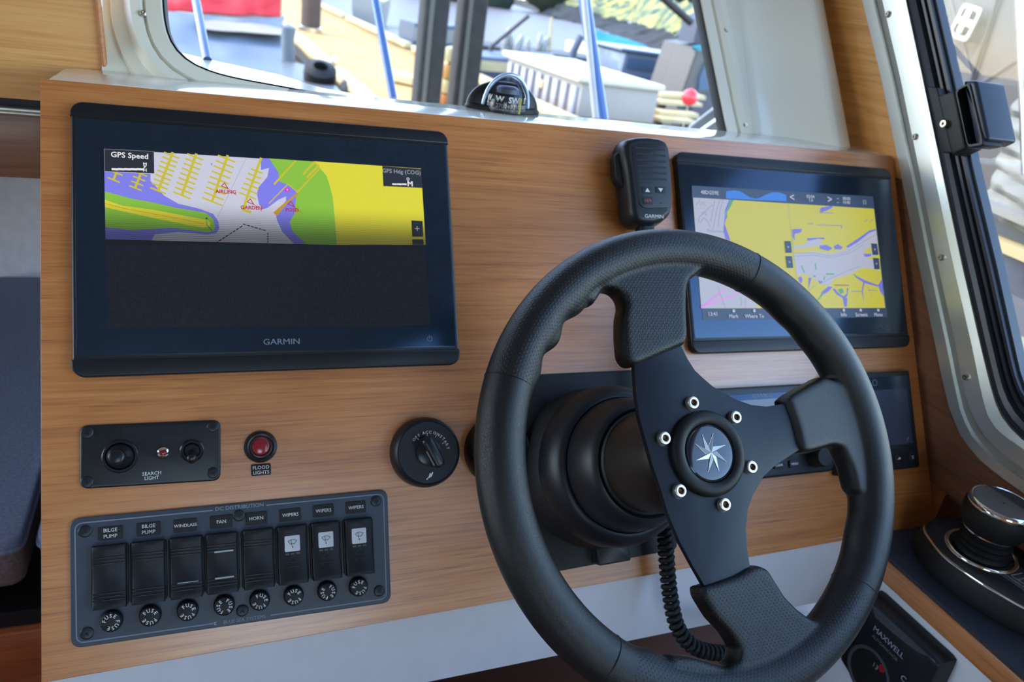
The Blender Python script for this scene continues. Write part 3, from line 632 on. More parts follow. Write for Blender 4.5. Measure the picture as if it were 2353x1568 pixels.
for pts in ([(730, 470), (680, 640), (610, 1000)], [(790, 470), (740, 640), (700, 950)], [(380, 460), (300, 560)], [(640, 480), (590, 740), (570, 860)], [(600, 560), (480, 660), (360, 780), (350, 880)], [(380, 880), (440, 790), (520, 860), (560, 960)]): mb.line(C8(pts, zz), .0006, zz + 6 * dz, ix['lin'])
for s, x, y in (('172', 420, 535), ('172', 450, 712)): c = C8([(x, y)], zz)[0]; mb.text(s, c[0], c[1], zz + 7 * dz, .0055, ix['lin'])
c = C8([(655, 1028)], zz)[0]; mb.text('Fishermans', c[0], c[1], zz + 7 * dz, .005, ix['lin'])
for pts in ([(330, 515), (370, 517)], [(400, 525), (580, 530), (570, 550)], [(415, 435), (515, 440)], [(740, 500), (760, 485)], [(780, 500), (800, 485)], [(645, 1003), (730, 1005)], [(765, 995), (830, 997)]): mb.line(C7(pts, zz), .0011, zz + 6 * dz, ix['lin'])
mb.flat(C7([(425, 400), (520, 385), (500, 405), (470, 420), (415, 440)], zz), zz + 3 * dz, ix['vio'])
mb.line(C8([(1965, 545), (2070, 1568)], zz), .0004, zz + 6 * dz, ix['lin']); mb.line(C9([(895, 10), (945, 500)], zz), .0004, zz + 6 * dz, ix['lin'])
# header
mb.flat(C8([(845, 445), (850, 310), (1000, 295), (1090, 310), (1180, 360), (1280, 420), (1370, 445), (1450, 432), (1560, 375), (1680, 330), (1800, 335), (1930, 375), (1935, 495)], zz), zz + 2 * dz, HB)
mb.flat(C8([(228, 215), (845, 262), (845, 452), (235, 425)], zz), zz + 2 * dz, ix['blk'])
def t8(f, s, x, y, size, bold=.02): c = f([(x, y)], zz)[0]; mb.text(s, c[0], c[1], zz + 8 * dz, size, ix['txt'], bold=bold)
t8(C8, '48DG59E', 545, 338, .0062)
t8(C7, '<', 215, 325, .0130); t8(C7, '>', 487, 340, .0130)
for s, x, y in (('02:04', 348, 320), ('1.6', 352, 345), ('00:00', 608, 335), ('10:40', 608, 362), ('[ ]', 738, 358), ('--', 545, 333), ('--', 545, 360)): t8(C7, s, x, y, .0056)
for s, x, y in (('13:41', 152, 832), ('Mark', 350, 853), ('Where To', 545, 853), ('Info', 1393, 838), ('Screens', 1560, 838), ('Menu', 1720, 838)): t8(C9, s, x, y, .0062)
for x, y in ((350, 805), (545, 803), (1393, 797), (1553, 797), (1720, 797)): c = C9([(x, y)], zz)[0]; mb.flat(rrect(c[0], c[1], .0035, .0035, .001, 2), zz + 8 * dz, ix['txt'])
for P in ([(828, 142), (890, 142), (902, 255), (840, 255)], [(838, 285), (902, 285), (915, 398), (852, 398)], [(1650, 165), (1708, 168), (1722, 275), (1665, 275)], [(1668, 302), (1725, 305), (1735, 410), (1682, 410)]):
    mb.flat(C9(P, zz), zz + 8 * dz, ix['blk']); c = C9([(sum(p[0] for p in P) / 4, sum(p[1] for p in P) / 4)], zz)[0]; mb.text('+', c[0], c[1], zz + 9 * dz, .007, ix['txt'])
obj('chart_image', mb, mats, P2, smooth=False, label='split harbour chart, mostly yellow land')
# ------------------------------------------------------------------ small controls on the console
M_screw = pbr('screw_black', '23282f', .4, metal=.3)
def screwhead(parent, x, y, z, r, m=None, cross=True, h=.0012):
    T = Matrix.Translation((x, y, z)); mb = MB(); mb.lathe([(r, 0), (r, h * .4), (r * .9, h * .8), (r * .75, h), (r * .3, h * 1.05)], 24, M=T)
    o = obj('screw', mb, M_screw, parent); a = random.random() * 1.5
    mb = MB()
    for k in (0, 1): q = Matrix.Translation((x, y, z + h * 1.06)) @ Matrix.Rotation(a + k * pi / 2, 4, 'Z'); mb.box((0, 0, 0), (r * 1.0, r * .26, .0002), M=q)
    obj('screw_recess', mb, M_dark, o); return o
# search-light control
sl_ = thing('search_light_control', 'black search light control plate with joystick and toggle', 'switch panel', PF)
w = .0035; A_, B_, C_, D_ = pp(183, 978, w), pp(507, 965, w), pp(507, 1105, w), pp(183, 1125, w)
mb = MB(); mb.slab(rpoly([A_, B_, C_, D_], .007), .0004, w, .0018); obj('face_plate', mb, M_bezel, sl_)
for px, py in ((200, 995), (489, 981), (489, 1087), (200, 1108)): x, y = pp(px, py, w); screwhead(sl_, x, y, w - .0002, .0048, M_blks)
def at(px, py, w): x, y = pp(px, py, w); return Matrix.Translation((x, y, w))
J = at(276, 1049, w)
mb = MB(); mb.lathe([(.0136, -.001), (.0136, .0012), (.0128, .002), (.0112, .002), (.0106, .0008), (.0106, .0)], 48, M=J); obj('joystick_ring', mb, M_blks, sl_)
mb = MB(); mb.lathe([(.0104, 0), (.0100, .003), (.0082, .0055), (.0062, .0075), (.0050, .0095)], 40, M=J); mb.lathe([(.0042, .008), (.0042, .0125), (.0062, .0135), (.0066, .016), (.0058, .0195), (.0045, .0205), (.001, .0205)], 36, M=J @ Matrix.Rotation(radians(-3), 4, 'Y')); obj('joystick', mb, M_blks, sl_)
J = at(374.9, 1040.3, w); mb = MB(); mb.lathe([(.0055, 0), (.0053, .001), (.0042, .0026), (.0030, .0032), (.0026, .0030), (.0026, .001)], 32, M=J); o = obj('indicator_bezel', mb, M_chrome, sl_)
mb = MB(); mb.lathe([(.0025, .001), (.0025, .0032), (.0019, .0042), (.0008, .0046)], 20, M=J); obj('indicator_lens', mb, M_red, o)
J = at(441, 1036, w); mb = MB(); mb.lathe([(.0098, -.0005), (.0098, .0008), (.0086, .0016), (.0080, .0026), (.0068, .0026), (.0062, .0014), (.0060, .004), (.0048, .006), (.004, .006)], 40, M=J); obj('toggle_collar', mb, M_blks, sl_)
mb = MB(); mb.lathe([(.0030, .004), (.0026, .008), (.0034, .015), (.0042, .0195), (.0040, .0215), (.0026, .0230), (.0008, .0234)], 24, M=J @ Matrix.Rotation(radians(18), 4, 'X')); obj('toggle_lever', mb, M_blks, sl_)
mb = MB()
for s_, c in (('SEARCH', (348.7, 1088)), ('LIGHT', (349, 1098.3))): x, y = pp(*c, w); mb.text(s_, x, y, w + .0001, .0040, bold=.008)
obj('lettering', mb, M_print, sl_, kind='stuff')
mb = MB(); mb.line([pp(285, 1010, w), pp(415, 1003.5, w)], .0002, w + .0001); mb.line([pp(326, 1080, w), pp(372, 1077, w)], .0002, w + .0001); mb.flat([pp(280, 984, w), pp(416, 977.5, w), pp(416, 1001, w), pp(280, 1007, w)], w + .00006, 1)
obj('printed_line', mb, [M_printf, M_blk], sl_, kind='stuff')
# flood-light push button and its tag
fl = thing('flood_light_button', 'round black push button with red centre above the flood lights tag', 'button', PF @ at(598.5, 1027, .0))
mb = MB(); mb.lathe([(.0140, .0003), (.0140, .002), (.0132, .0040), (.0112, .0050), (.0100, .0046), (.0098, .003)], 48); obj('bezel', mb, M_blks, fl)
mb = MB(); mb.lathe([(.0097, .002), (.0096, .0050), (.0086, .0054), (.0072, .0050), (.0070, .0045)], 40); obj('surround', mb, pbr('dark_red_surround', '3a1218', .3), fl)
mb = MB(); mb.lathe([(.0072, .003), (.0070, .0058), (.0062, .0064), (.001, .0065)], 40); obj('red_cap', mb, M_red, fl)
def nametag(parent, px, py, lines, wd, hg, w=.0012, size=.0036, base=.0003, gap=.0043):
    x, y = pp(px, py, base + w) if isinstance(px, (int, float)) else px
    mb = MB(); mb.slab(rrect(x, y, wd, hg, .0012, 4), base, base + w, .0003); o = obj('name_tag', mb, M_blkm, parent)
    mb = MB(); n = len(lines)
    for i, s_ in enumerate(lines): mb.text(s_, x, y + gap * ((n - 1) / 2 - i), base + w + .0001, size, bold=.008)
    obj('lettering', mb, M_print, o, kind='stuff'); return o
ft = thing('flood_lights_tag', 'small black tag reading flood lights under the red button', 'label', PF); nametag(ft, 600, 1080, ('FLOOD', 'LIGHTS'), .0165, .0098, size=.0042)
# DC distribution panel
dc = thing('power_switch_panel', 'slate DC distribution panel of eight rocker switches over fuse caps', 'switch panel', PF)
w = .003
mb = MB(); mb.slab(rpoly([pp(160, 1193, w), pp(890, 1125, w), pp(899, 1385, w), pp(163, 1492, w)], .0085), .0003, w, .0008); obj('face_plate', mb, M_dc, dc)
mb = MB(); bq = rpoly([pp(172, 1204, w), pp(881, 1135.5, w), pp(888, 1376, w), pp(176, 1479, w)], .006, 8)
# border line, open where the titles stand
def open_line(pts, cuts, wd):
    n = len(pts)
    for i in range(n):
        a, b = Vector(pts[i]), Vector(pts[(i + 1) % n]); k = max(1, int((b - a).length / .002))
        for j in range(k):
            p, q = a.lerp(b, j / k), a.lerp(b, (j + 1) / k); m_ = (p + q) / 2
            if any(c[0] < m_.x < c[1] and c[2] < m_.y < c[3] for c in cuts): continue
            mb.line([tuple(p), tuple(q)], wd, w + .0001)
tA, tB = pp(488, 1170, w), pp(612, 1160, w); tC, tD = pp(490, 1434, w), pp(622, 1415, w)
open_line(bq, [(tA[0], tB[0], tA[1] - .01, tA[1] + .01), (tC[0], tD[0], tC[1] - .01, tC[1] + .01)], .0010); obj('border_line', mb, M_printd, dc, kind='stuff')
mb = MB(); x, y = (tA[0] + tB[0]) / 2, (tA[1] + tB[1]) / 2; mb.text('DC DISTRIBUTION', x, y, w + .0001, .0044, bold=.02, sx_=1.08)
x, y = (tC[0] + tD[0]) / 2 + .002, (tC[1] + tD[1]) / 2; mb.text('BLUE SEA SYSTEMS', x, y, w + .0001, .0040, sx_=1.03); x, y = tC[0] + .0018, y; mb.flat([(x - .0012, y - .0014), (x + .0012, y - .0014), (x - .0002, y), (x + .0012, y + .0014), (x - .0012, y + .0014)], w + .0001); obj('lettering', mb, M_printd, dc, kind='stuff')
for px, py in ((195.2, 1221.2), (199.7, 1455.8), (549.4, 1185), (556.7, 1403.6), (863.5, 1151.7), (870.9, 1358.3)): x, y = pp(px, py, w); screwhead(dc, x, y, w, .0050, M_blkm)
for px, py, L_ in ((253.9, 1225.2, ('BILGE', 'PUMP')), (341.7, 1215.7, ('BILGE', 'PUMP')), (426, 1207.5, ('WINDLASS',)), (508.7, 1199, ('FAN',)), (588.9, 1191.2, ('HORN',)), (667.2, 1183.1, ('WIPERS',)), (743.4, 1173.5, ('WIPERS',)), (818, 1166, ('WIPERS',))):
    nametag(dc, px, py, L_, .0182, .0108, .0008, .0036 if L_ == ('WINDLASS',) else .0041, w, .0048)
sw = [(252, 1326.4), (341.5, 1316.5), (428.6, 1304), (510.7, 1294), (594, 1283.7), (672.2, 1274.5), (749, 1262), (825, 1255)]
Mx = [pp(*c, .007) for c in sw]; ym = sum(p[1] for p in Mx) / 8
M_bar = pbr('pale_bar', '9aa3a8', .5)
M_rock = pbr('rocker_black', '14181e', .5, var=.05, bump=.05, bscale=2000, spec=.35)
def rocker(kind, x, y):
    T = PF.copy(); W_, H_ = .0245, .0485
    o_mb = MB(); o_mb.slab(rrect(x, y, W_ + .003, H_ + .001, .003, 4), w, w + .002, .0005)
    fr0 = obj('switch_frame', o_mb, M_dark, dc)
    mb = MB(); N = 24; L = []; hw = W_ / 2
    # side profile of the rocker along y: two shallow slopes meeting in a saddle
    ys = [-H_ / 2 + H_ * i / N for i in range(N + 1)]
    prof = [(.0062 + .0050 * abs(q / (H_ / 2)) ** 1.6 * (1.0 if q < 0 else .55)) for q in ys]
    for q, z in zip(ys, prof):
        e = H_ / 2 - abs(q); z2 = z if e > .0015 else z - (.0015 - e) * .7
        L.append([(x - hw, y + q, w + .001), (x - hw, y + q, w + z2 - .0012), (x - hw + .0012, y + q, w + z2), (x + hw - .0012, y + q, w + z2), (x + hw, y + q, w + z2 - .0012), (x + hw, y + q, w + .001)])
    mb.layers(L); o = obj('rocker_switch', mb, M_rock, dc, ang=50)
    def pz(q): return w + .0062 + .0050 * abs(q / (H_ / 2)) ** 1.6 * (1.0 if q < 0 else .55)
    if kind < 5:
        for k, q in enumerate((.0155, .0130, .0105, -.0125, -.0150, -.0175)):
            mb = MB(); mb.box((x, y + q, pz(q) + .0001), (W_ - .001, .0012, .0009), bev=.0004); obj('ridge', mb, M_blks, o)
        if kind == 3:
            for q in (.0098, -.0118): mb = MB(); mb.box((x + .0015, y + q, pz(q) + .0004), (.0150, .0014, .0006)); obj('marker_bar', mb, M_bar, o)
        if kind == 2: mb = MB(); mb.box((x + .001, y - .0118, pz(-.0118) + .0003), (.016, .0008, .0005)); obj('marker_bar', mb, M_bar, o)
    else:
        q0 = .0098; mb = MB(); mb.slab(rrect(x - .0002, y + q0, .0128, .0135, .0010, 3), pz(q0) - .0015, pz(q0) + .0014, .0003); l_ = obj('lens', mb, M_lens, o)
        z = pz(q0) + .0016; mb = MB(); cx_, cy_ = x - .0002, y + q0 - .0022
        for rr_, (t0, t1) in ((.0055, (50, 130)), (.0022, (50, 130))): mb.line([(cx_ + rr_ * 1.05 * cos(radians(t)), cy_ + rr_ * sin(radians(t))) for t in range(t0, t1 + 1, 8)], .0004, z)
        for t in (50, 130): mb.line([(cx_ + .0022 * cos(radians(t)), cy_ + .0022 * sin(radians(t))), (cx_ + .0056 * cos(radians(t)), cy_ + .0055 * sin(radians(t)))], .0004, z)
        mb.line([(cx_, cy_ - .0012), (cx_ - .0012, cy_ + .0054)], .0004, z); mb.flat(circ(cx_, cy_ - .001, .0005, 8), z); obj('wiper_symbol', mb, M_dark, l_, kind='stuff')
        for k in (-1, 0, 1): mb = MB(); mb.box((x + k * .0045, y + .0008, pz(.0008) + .0002), (.0030, .0014, .0004)); obj('marker_bar', mb, M_grey, o)
        mb = MB(); z = pz(-.004) + .0004
        for s_, y0 in ((1, -.0062), (-1, -.0100)):
            mb.line([(x - .0048, y + y0), (x + .0048, y + y0), (x, y + y0 + s_ * .0052)], .0003, pz(y0) + .0006, closed=True)
        obj('arrow_mark', mb, M_printf, o, kind='stuff')
for k, (x, y) in enumerate(Mx): rocker(k, x, ym)
fz = [(254.9, 1429.7), (344.5, 1416.5), (431, 1405.3), (516, 1394.8), (597.6, 1383.6), (676.4, 1371), (753.7, 1361.8), (826, 1351.4)]
Fx = [pp(*c, w + .007) for c in fz]; yf = sum(p[1] for p in Fx) / 8
for k, (x, y) in enumerate(Fx):
    mb = MB(); L = []; n = 48
    for r_, z, kn in ((.0084, w, 0), (.0084, w + .0005, .0003), (.0080, w + .0055, .0003), (.0072, w + .0068, 0), (.0068, w + .0072, 0)):
        L.append([(x + (r_ + (kn if i % 2 else -kn)) * cos(2 * pi * i / n), yf + (r_ + (kn if i % 2 else -kn)) * sin(2 * pi * i / n), z) for i in range(n)])
    mb.layers(L); o = obj('fuse_cap', mb, M_blkm, dc, ang=60)
    mb = MB(); a0 = [165, 140, 128, 60, 115, 145, 60, 168][k]
    mb.arctext('FUSE', x, yf, .0050, a0, w + .0073, .0040, step=37, bold=.015); mb.arctext('FUSE', x, yf, .0050, a0 - 180, w + .0073, .0040, step=37, bold=.015) if k % 2 else mb.arctext('FUSE', x, yf, .0050, a0 - 165, w + .0073, .0040, step=37, bold=.015)
    obj('lettering', mb, M_print, o, kind='stuff')
# ignition switch
x, y = pp(974.4, 1039.3, .001); ig = thing('ignition_switch', 'round black ignition switch marked off, acc, on and start', 'switch', PF @ Matrix.Translation((x, y, 0)))
mb = MB(); mb.lathe([(.0330, .0004), (.0330, .006), (.0318, .0125), (.0300, .0165), (.0292, .0170), (.0284, .0163), (.0276, .0163), (.001, .0160)], 64); obj('housing', mb, M_blk, ig)
mb = MB(); mb.lathe([(.0120, .015), (.0118, .0185), (.0105, .0192), (.001, .0192)], 36); obj('rotor', mb, M_blks, ig)
T = Matrix.Translation((.0012, .001, 0)) @ Matrix.Rotation(radians(26), 4, 'Z')
mb = MB(); mb.slab(rpoly([(-.0054, -.0165), (.0054, -.0165), (.0054, .0145), (-.0054, .0145)], .0052, 8), .018, .031, .0035, 0, M=T); obj('key_handle', mb, M_blks, ig)
mb = MB(); mb.flat(rpoly([(-.0062, -.011), (-.0052, -.012), (-.0052, .003), (-.0062, .002)], .0004), .0305, M=T); mb.box((-.0053, -.0045, .0285), (.0006, .015, .004), M=T); obj('key_edge', mb, pbr('key_wear', '77736a', .4), ig)
mb = MB()
for s_, t0, st in (('OFF', 137, 9.5), ('ACC', 103, 10), ('ON', 69, 11), ('START', 48, 10)): mb.arctext(s_, .0006, 0, .0187, t0, .0164, .0037, step=st, bold=.012)
for t in (127, 93, 63, 28): mb.line([(.0006 + .0152 * cos(radians(t)), .0152 * sin(radians(t))), (.0006 + .0170 * cos(radians(t)), .0170 * sin(radians(t)))], .0004, .0164)
mb.flat([(-.0035, -.0245), (-.001, -.0225), (.0005, -.0188), (.0015, -.0202), (.0025, -.0184), (.0038, -.0186), (.0022, -.0222), (.001, -.0230), (-.0015, -.0238), (-.0025, -.0252)], .0164)
obj('lettering', mb, M_print, ig, kind='stuff')
x, y = pp(1141, 1035, .001); i2_ = thing('engine_stop_switch', 'round black control half hidden behind the rim of the wheel', 'switch', PF @ Matrix.Translation((x, y, 0)))
mb = MB(); mb.lathe([(.0335, .0004), (.0335, .006), (.0322, .0125), (.0300, .0165), (.0286, .0170), (.0276, .0160), (.001, .0158)], 64); obj('housing', mb, M_blk, i2_)
mb = MB(); mb.lathe([(.012, .015), (.0118, .02), (.010, .0215), (.001, .0215)], 36); obj('button', mb, M_blks, i2_)

# ------------------------------------------------------------------ radio, autopilot display, microphone
rd = thing('marine_radio', 'black marine radio behind the wheel with knob and lit screen', 'radio', PF)
ra, rb_, rc, rdv = pp(1470, 906, .01), pp(1893, 884, .01), pp(1917, 1080, .01), pp(1490, 1122, .01)
y0r, y1r = (rb_[1] + ra[1]) / 2 - .001, (rc[1] + rdv[1]) / 2; x1r = rc[0]; x0r = x1r - .175
y0r, y1r = -.2695, -.3725
mb = MB(); mb.slab(rpoly([(x0r, y0r), (x1r - .004, y0r), (x1r, y0r - .05), (x1r, y1r), (x0r, y1r)], .009), .0004, .012, .003); obj('housing', mb, M_bezel, rd)
w = .0125
mb = MB(); mb.slab(rrect((x0r + x1r) / 2 - .012, y0r - .028, .115, .040, .003), .011, w, .0003); obj('screen_glass', mb, M_scr, rd)
m_rs = emit('radio_screen', '5f7290', .8); mb = MB(); mb.flat([pp(1560, 932, w), pp(1790, 915, w), pp(1800, 975, w), pp(1570, 990, w)], w + .0001); obj('display', mb, m_rs, rd)
mb = MB(); x, y = pp(1751, 909, w); mb.text('GARMIN', x, y, w + .0001, .0062, bold=.015, sx_=1.15); obj('lettering', mb, M_printd, rd, kind='stuff')
for px, py, s_ in ((1790, 1069, 'CLEAR'), (1826, 1066, 'MENU'), (1812, 1045, ''), (1750, 1074, '')):
    x, y = pp(px, py, .014); mb = MB(); mb.slab(rrect(x, y, .0140, .0085, .002), .011, .0142, .0006); o = obj('push_button', mb, M_blkm, rd)
    mb = MB(); mb.text(s_, x, y, .0143, .0036, bold=.01) if s_ else mb.flat([(x - .003, y - .001), (x + .003, y - .001), (x + .001, y + .0015)], .0143); obj('lettering', mb, M_print, o, kind='stuff')
x, y = pp(1897, 1050, .028); mb = MB(); L = []; n = 40
for r_, z in ((.0125, .011), (.0120, .014), (.0112, .026), (.0100, .028), (.002, .0282)): L.append([(x + (r_ + (.0003 if i % 2 else 0)) * cos(2 * pi * i / n), y + (r_ + (.0003 if i % 2 else 0)) * sin(2 * pi * i / n), z) for i in range(n)])
mb.layers(L); obj('tuning_knob', mb, M_blkm, rd)
ap = thing('autopilot_display', 'small square black autopilot display right of the wheel rim', 'display', PF)
w = .010; Q = [pp(1908, 863, w), pp(2088, 852, w), pp(2115, 1074, w), pp(1927, 1098, w)]
Q = [(Q[3][0], Q[1][1]), (Q[2][0], Q[1][1]), (Q[2][0], Q[2][1]), (Q[3][0], Q[2][1])]
mb = MB(); mb.slab(rpoly(Q, .003), .0004, w, .0015); obj('housing', mb, M_bezel, ap)
xa, xb = Q[0][0], Q[1][0]; ya, yb2 = Q[0][1], Q[2][1]
mb = MB(); mb.flat([(xa + .004, ya - .006), (xb - .004, ya - .006), (xb - .004, yb2 + .026), (xa + .004, yb2 + .026)], w + .0001); obj('screen_glass', mb, M_scr, ap)
mb = MB(); mb.flat([(xa + .016, ya - .022), (xb - .008, ya - .022), (xb - .008, yb2 + .030), (xa + .016, yb2 + .030)], w + .0002); obj('display', mb, pbr('display_slate', '333c50', .3, coat=.3), ap)
for px, py in ((2064.5, 1054), (2096, 1051), (2032, 1058), (2000, 1062)):
    x, y = pp(px, py, w); mb = MB(); mb.lathe([(.0070, w - .001), (.0070, w + .0006), (.006, w + .001), (.001, w + .001)], 28, M=Matrix.Translation((x, y, 0))); o = obj('push_button', mb, M_blkm, ap)
    mb = MB(); mb.flat([(x - .003, y - .0012), (x + .003, y - .0008), (x + .0012, y + .002)], w + .0011) if px != 2096 else mb.text('X', x, y, w + .0011, .006); obj('lettering', mb, M_print, o, kind='stuff')
x, y = pp(2010, 880, w); mb = MB(); mb.line(circ(x, y, .0035, 16), .0006, w + .0002, closed=True); obj('dial_symbol', mb, M_printd, ap, kind='stuff')

mic = thing('radio_microphone', 'black handheld radio microphone hung upright beside the right chartplotter', 'microphone', PF)
def CM(pts, w): return [pp(1380 + x * .1913, 300 + y * .1913, w) for x, y in pts]
wf_ = .036
OUT = CM([(300, 105), (420, 76), (560, 72), (700, 92), (780, 130), (822, 220), (845, 400), (858, 640), (858, 900), (835, 1020), (740, 1100), (620, 1138), (470, 1128), (395, 1090), (350, 990), (335, 800), (300, 500), (262, 300), (262, 180)], wf_ - .004)
OUT = resample(ccw(OUT), 72)
mb = MB(); L = []
for z, ins, sh in ((.004, .004, 0), (.007, .0010, 0), (.012, -.0008, 0), (.020, -.0012, 0), (.028, .0, 0), (.032, .0012, 0), (.0345, .0030, 0), (.0358, .0052, 0), (.036, .0070, 0)):
    L.append([(x, y, z) for x, y in inset(OUT, ins)])
mb.layers(L); obj('body', mb, M_blk, mic, ang=60)
FP = CM([(372, 190), (460, 165), (700, 165), (775, 185), (805, 260), (838, 520), (848, 800), (842, 890), (800, 930), (520, 935), (465, 890), (430, 640), (395, 400)], wf_)
mb = MB(); mb.slab(resample(ccw(FP), 48), wf_ - .001, wf_ + .0008, .0006); obj('front_plate', mb, M_bezel, mic, ang=50)
w = wf_ + .0008
for i in range(6):
    y = 215 + i * 72; a, b = CM([(415 + i * 8, y), (772 + i * 4, y + 8)], w); mb = MB(); mb.box(((a[0] + b[0]) / 2, (a[1] + b[1]) / 2, w), (b[0] - a[0], .0019, .0005)); obj('speaker_slot', mb, M_dark, mic)
for (x, y), u in ((CM([(560, 720)], w)[0], 1), (CM([(718, 715)], w)[0], -1)):
    mb = MB(); mb.slab(rrect(x, y, .0125, .0070, .0012), w - .0002, w + .0005, .0002); o = obj('channel_button', mb, M_blkm, mic)
    mb = MB(); mb.flat([(x - .0030, y - .0018 * u), (x + .0030, y - .0018 * u), (x, y + .0024 * u)], w + .0006); obj('arrow_mark', mb, M_print, o, kind='stuff')
x, y = CM([(568, 842)], w)[0]; mb = MB(); mb.slab(rrect(x, y, .0125, .0080, .0012), w - .0002, w + .0005, .0002); o = obj('channel_button', mb, M_blkm, mic); mb = MB(); mb.text('16/9', x, y, w + .0006, .0048, bold=.012); obj('lettering', mb, pbr('red_print', 'b04048', .5), o, kind='stuff')
x, y = CM([(728, 872)], w)[0]; mb = MB(); mb.lathe([(.0009, 0), (.0009, .0002)], 10, M=Matrix.Translation((x, y, w))); obj('mic_hole', mb, M_dark, mic)
x, y = CM([(640, 1030)], wf_)[0]; mb = MB(); mb.text('GARMIN', x, y, wf_ + .0002, .0056, bold=.015, sx_=1.1, shear=.12); obj('lettering', mb, M_print, mic, kind='stuff')
PT = resample(ccw(rpoly([pp(1406, 360, .02), pp(1424, 345, .02), pp(1433, 380, .02), pp(1437, 430, .02), pp(1426, 436, .02), pp(1410, 412, .02)], .004)), 40)
mb = MB(); mb.slab(PT, .012, .026, .003, .003); obj('talk_button', mb, M_rub, mic)
x, y = pp(1485, 516, .024); mb = MB(); mb.box((x, y, .020), (.018, .020, .016), bev=.004); obj('cord_boot', mb, M_rub, mic)
# coiled cord
def to3(px, py, w): x, y = pp(px, py, w); return Vector((x, y, w))
path = [to3(1485, 535, .02), to3(1492, 620, .022), to3(1505, 760, .028), to3(1516, 900, .030), to3(1522, 1050, .030), to3(1526, 1180, .028), to3(1532, 1290, .024), to3(1540, 1370, .022), to3(1556, 1440, .022), to3(1590, 1484, .022), to3(1640, 1500, .018), to3(1690, 1498, .010), to3(1720, 1490, -.01)]
def smooth_path(P, n):
    out = []
    for i in range(len(P) - 1):
        p0 = P[max(i - 1, 0)]; p1 = P[i]; p2 = P[i + 1]; p3 = P[min(i + 2, len(P) - 1)]
        for k in range(n): t = k / n; out.append(.5 * ((2 * p1) + (p2 - p0) * t + (2 * p0 - 5 * p1 + 4 * p2 - p3) * t * t + (3 * p1 - p0 - 3 * p2 + p3) * t ** 3))
    return out + [P[-1]]
sp = smooth_path(path, 24); LN = [0]
for i in range(1, len(sp)): LN.append(LN[-1] + (sp[i] - sp[i - 1]).length)
turns = LN[-1] / .0067; NP = int(turns * 12); hel = []; j = 0; u = Vector((0, 0, 1))
for k in range(NP + 1):
    s_ = LN[-1] * k / NP
    while j < len(LN) - 2 and LN[j + 1] < s_: j += 1
    p = sp[j].lerp(sp[j + 1], (s_ - LN[j]) / max(1e-9, LN[j + 1] - LN[j])); t = (sp[min(j + 2, len(sp) - 1)] - sp[max(j - 1, 0)]).normalized(); u = (u - t * u.dot(t)).normalized(); v_ = t.cross(u); a = 2 * pi * turns * k / NP
    hel.append(p + (u * cos(a) + v_ * sin(a)) * .0058)
mb = MB(); mb.tube(hel, .0031, 6); cc_ = obj('coiled_cord', mb, M_rub, mic, ang=80)

# ------------------------------------------------------------------ wheel helm base
AX = (WC - WZ * .19367) + PY * .0085      # where the shaft leaves the console
AZ = (WC - AX).normalized()
hm = thing('steering_column', 'black steering helm with domed bezel and shaft on a square plate', 'steering column', PF)
w = .003
mb = MB(); mb.slab(rpoly([pp(1206, 862, w), pp(1553, 846, w), pp(1556, 1263, w), pp(1206, 1328, w)], .006), .0004, w, .0006); obj('mounting_plate', mb, M_blk, hm)
ux = (PU - WZ * PU.dot(WZ)).normalized(); uy = WZ.cross(ux); ax_ = (PU - AZ * PU.dot(AZ)).normalized(); AF = PF.inverted() @ fr(AX, ax_, AZ.cross(ax_), AZ)
mb = MB(); mb.lathe([(.080, .000), (.081, .008), (.080, .020), (.077, .032), (.074, .038)], 72, M=AF, c0=False); obj('collar', mb, M_blkm, hm)
mb = MB(); mb.lathe([(.070, .034), (.0765, .037), (.0785, .044), (.0780, .053), (.0755, .062), (.071, .069), (.0665, .0725), (.0642, .0722), (.0636, .069)], 72, M=AF, c0=False, c1=False); obj('bezel_ring', mb, M_blk, hm, ang=60)
mb = MB(); mb.lathe([(.0634, .066), (.0632, .073), (.0622, .082), (.0600, .092), (.0565, .101), (.0530, .106), (.0500, .1075), (.0480, .106), (.0470, .103)], 72, M=AF, c0=False, c1=False); obj('dome', mb, M_blk, hm, ang=60)
mb = MB(); mb.lathe([(.0475, .100), (.0470, .1085), (.0458, .110), (.0450, .110)], 64, M=AF, c0=False, c1=False); obj('inner_lip', mb, M_blkm, hm)
mb = MB(); mb.lathe([(.0452, .095), (.0450, .170), (.040, .182), (.036, .1875), (.030, .1885)], 64, M=AF); obj('shaft', mb, pbr('brown_black', '1b1716', .45), hm)
tb = [pp(1366, 1215, .018), pp(1433, 1210, .018), pp(1452, 1289, .018), pp(1377, 1302, .018)]
mb = MB(); mb.slab(rpoly(tb, .003), .004, .018, .002); obj('tilt_lever', mb, M_blks, hm)

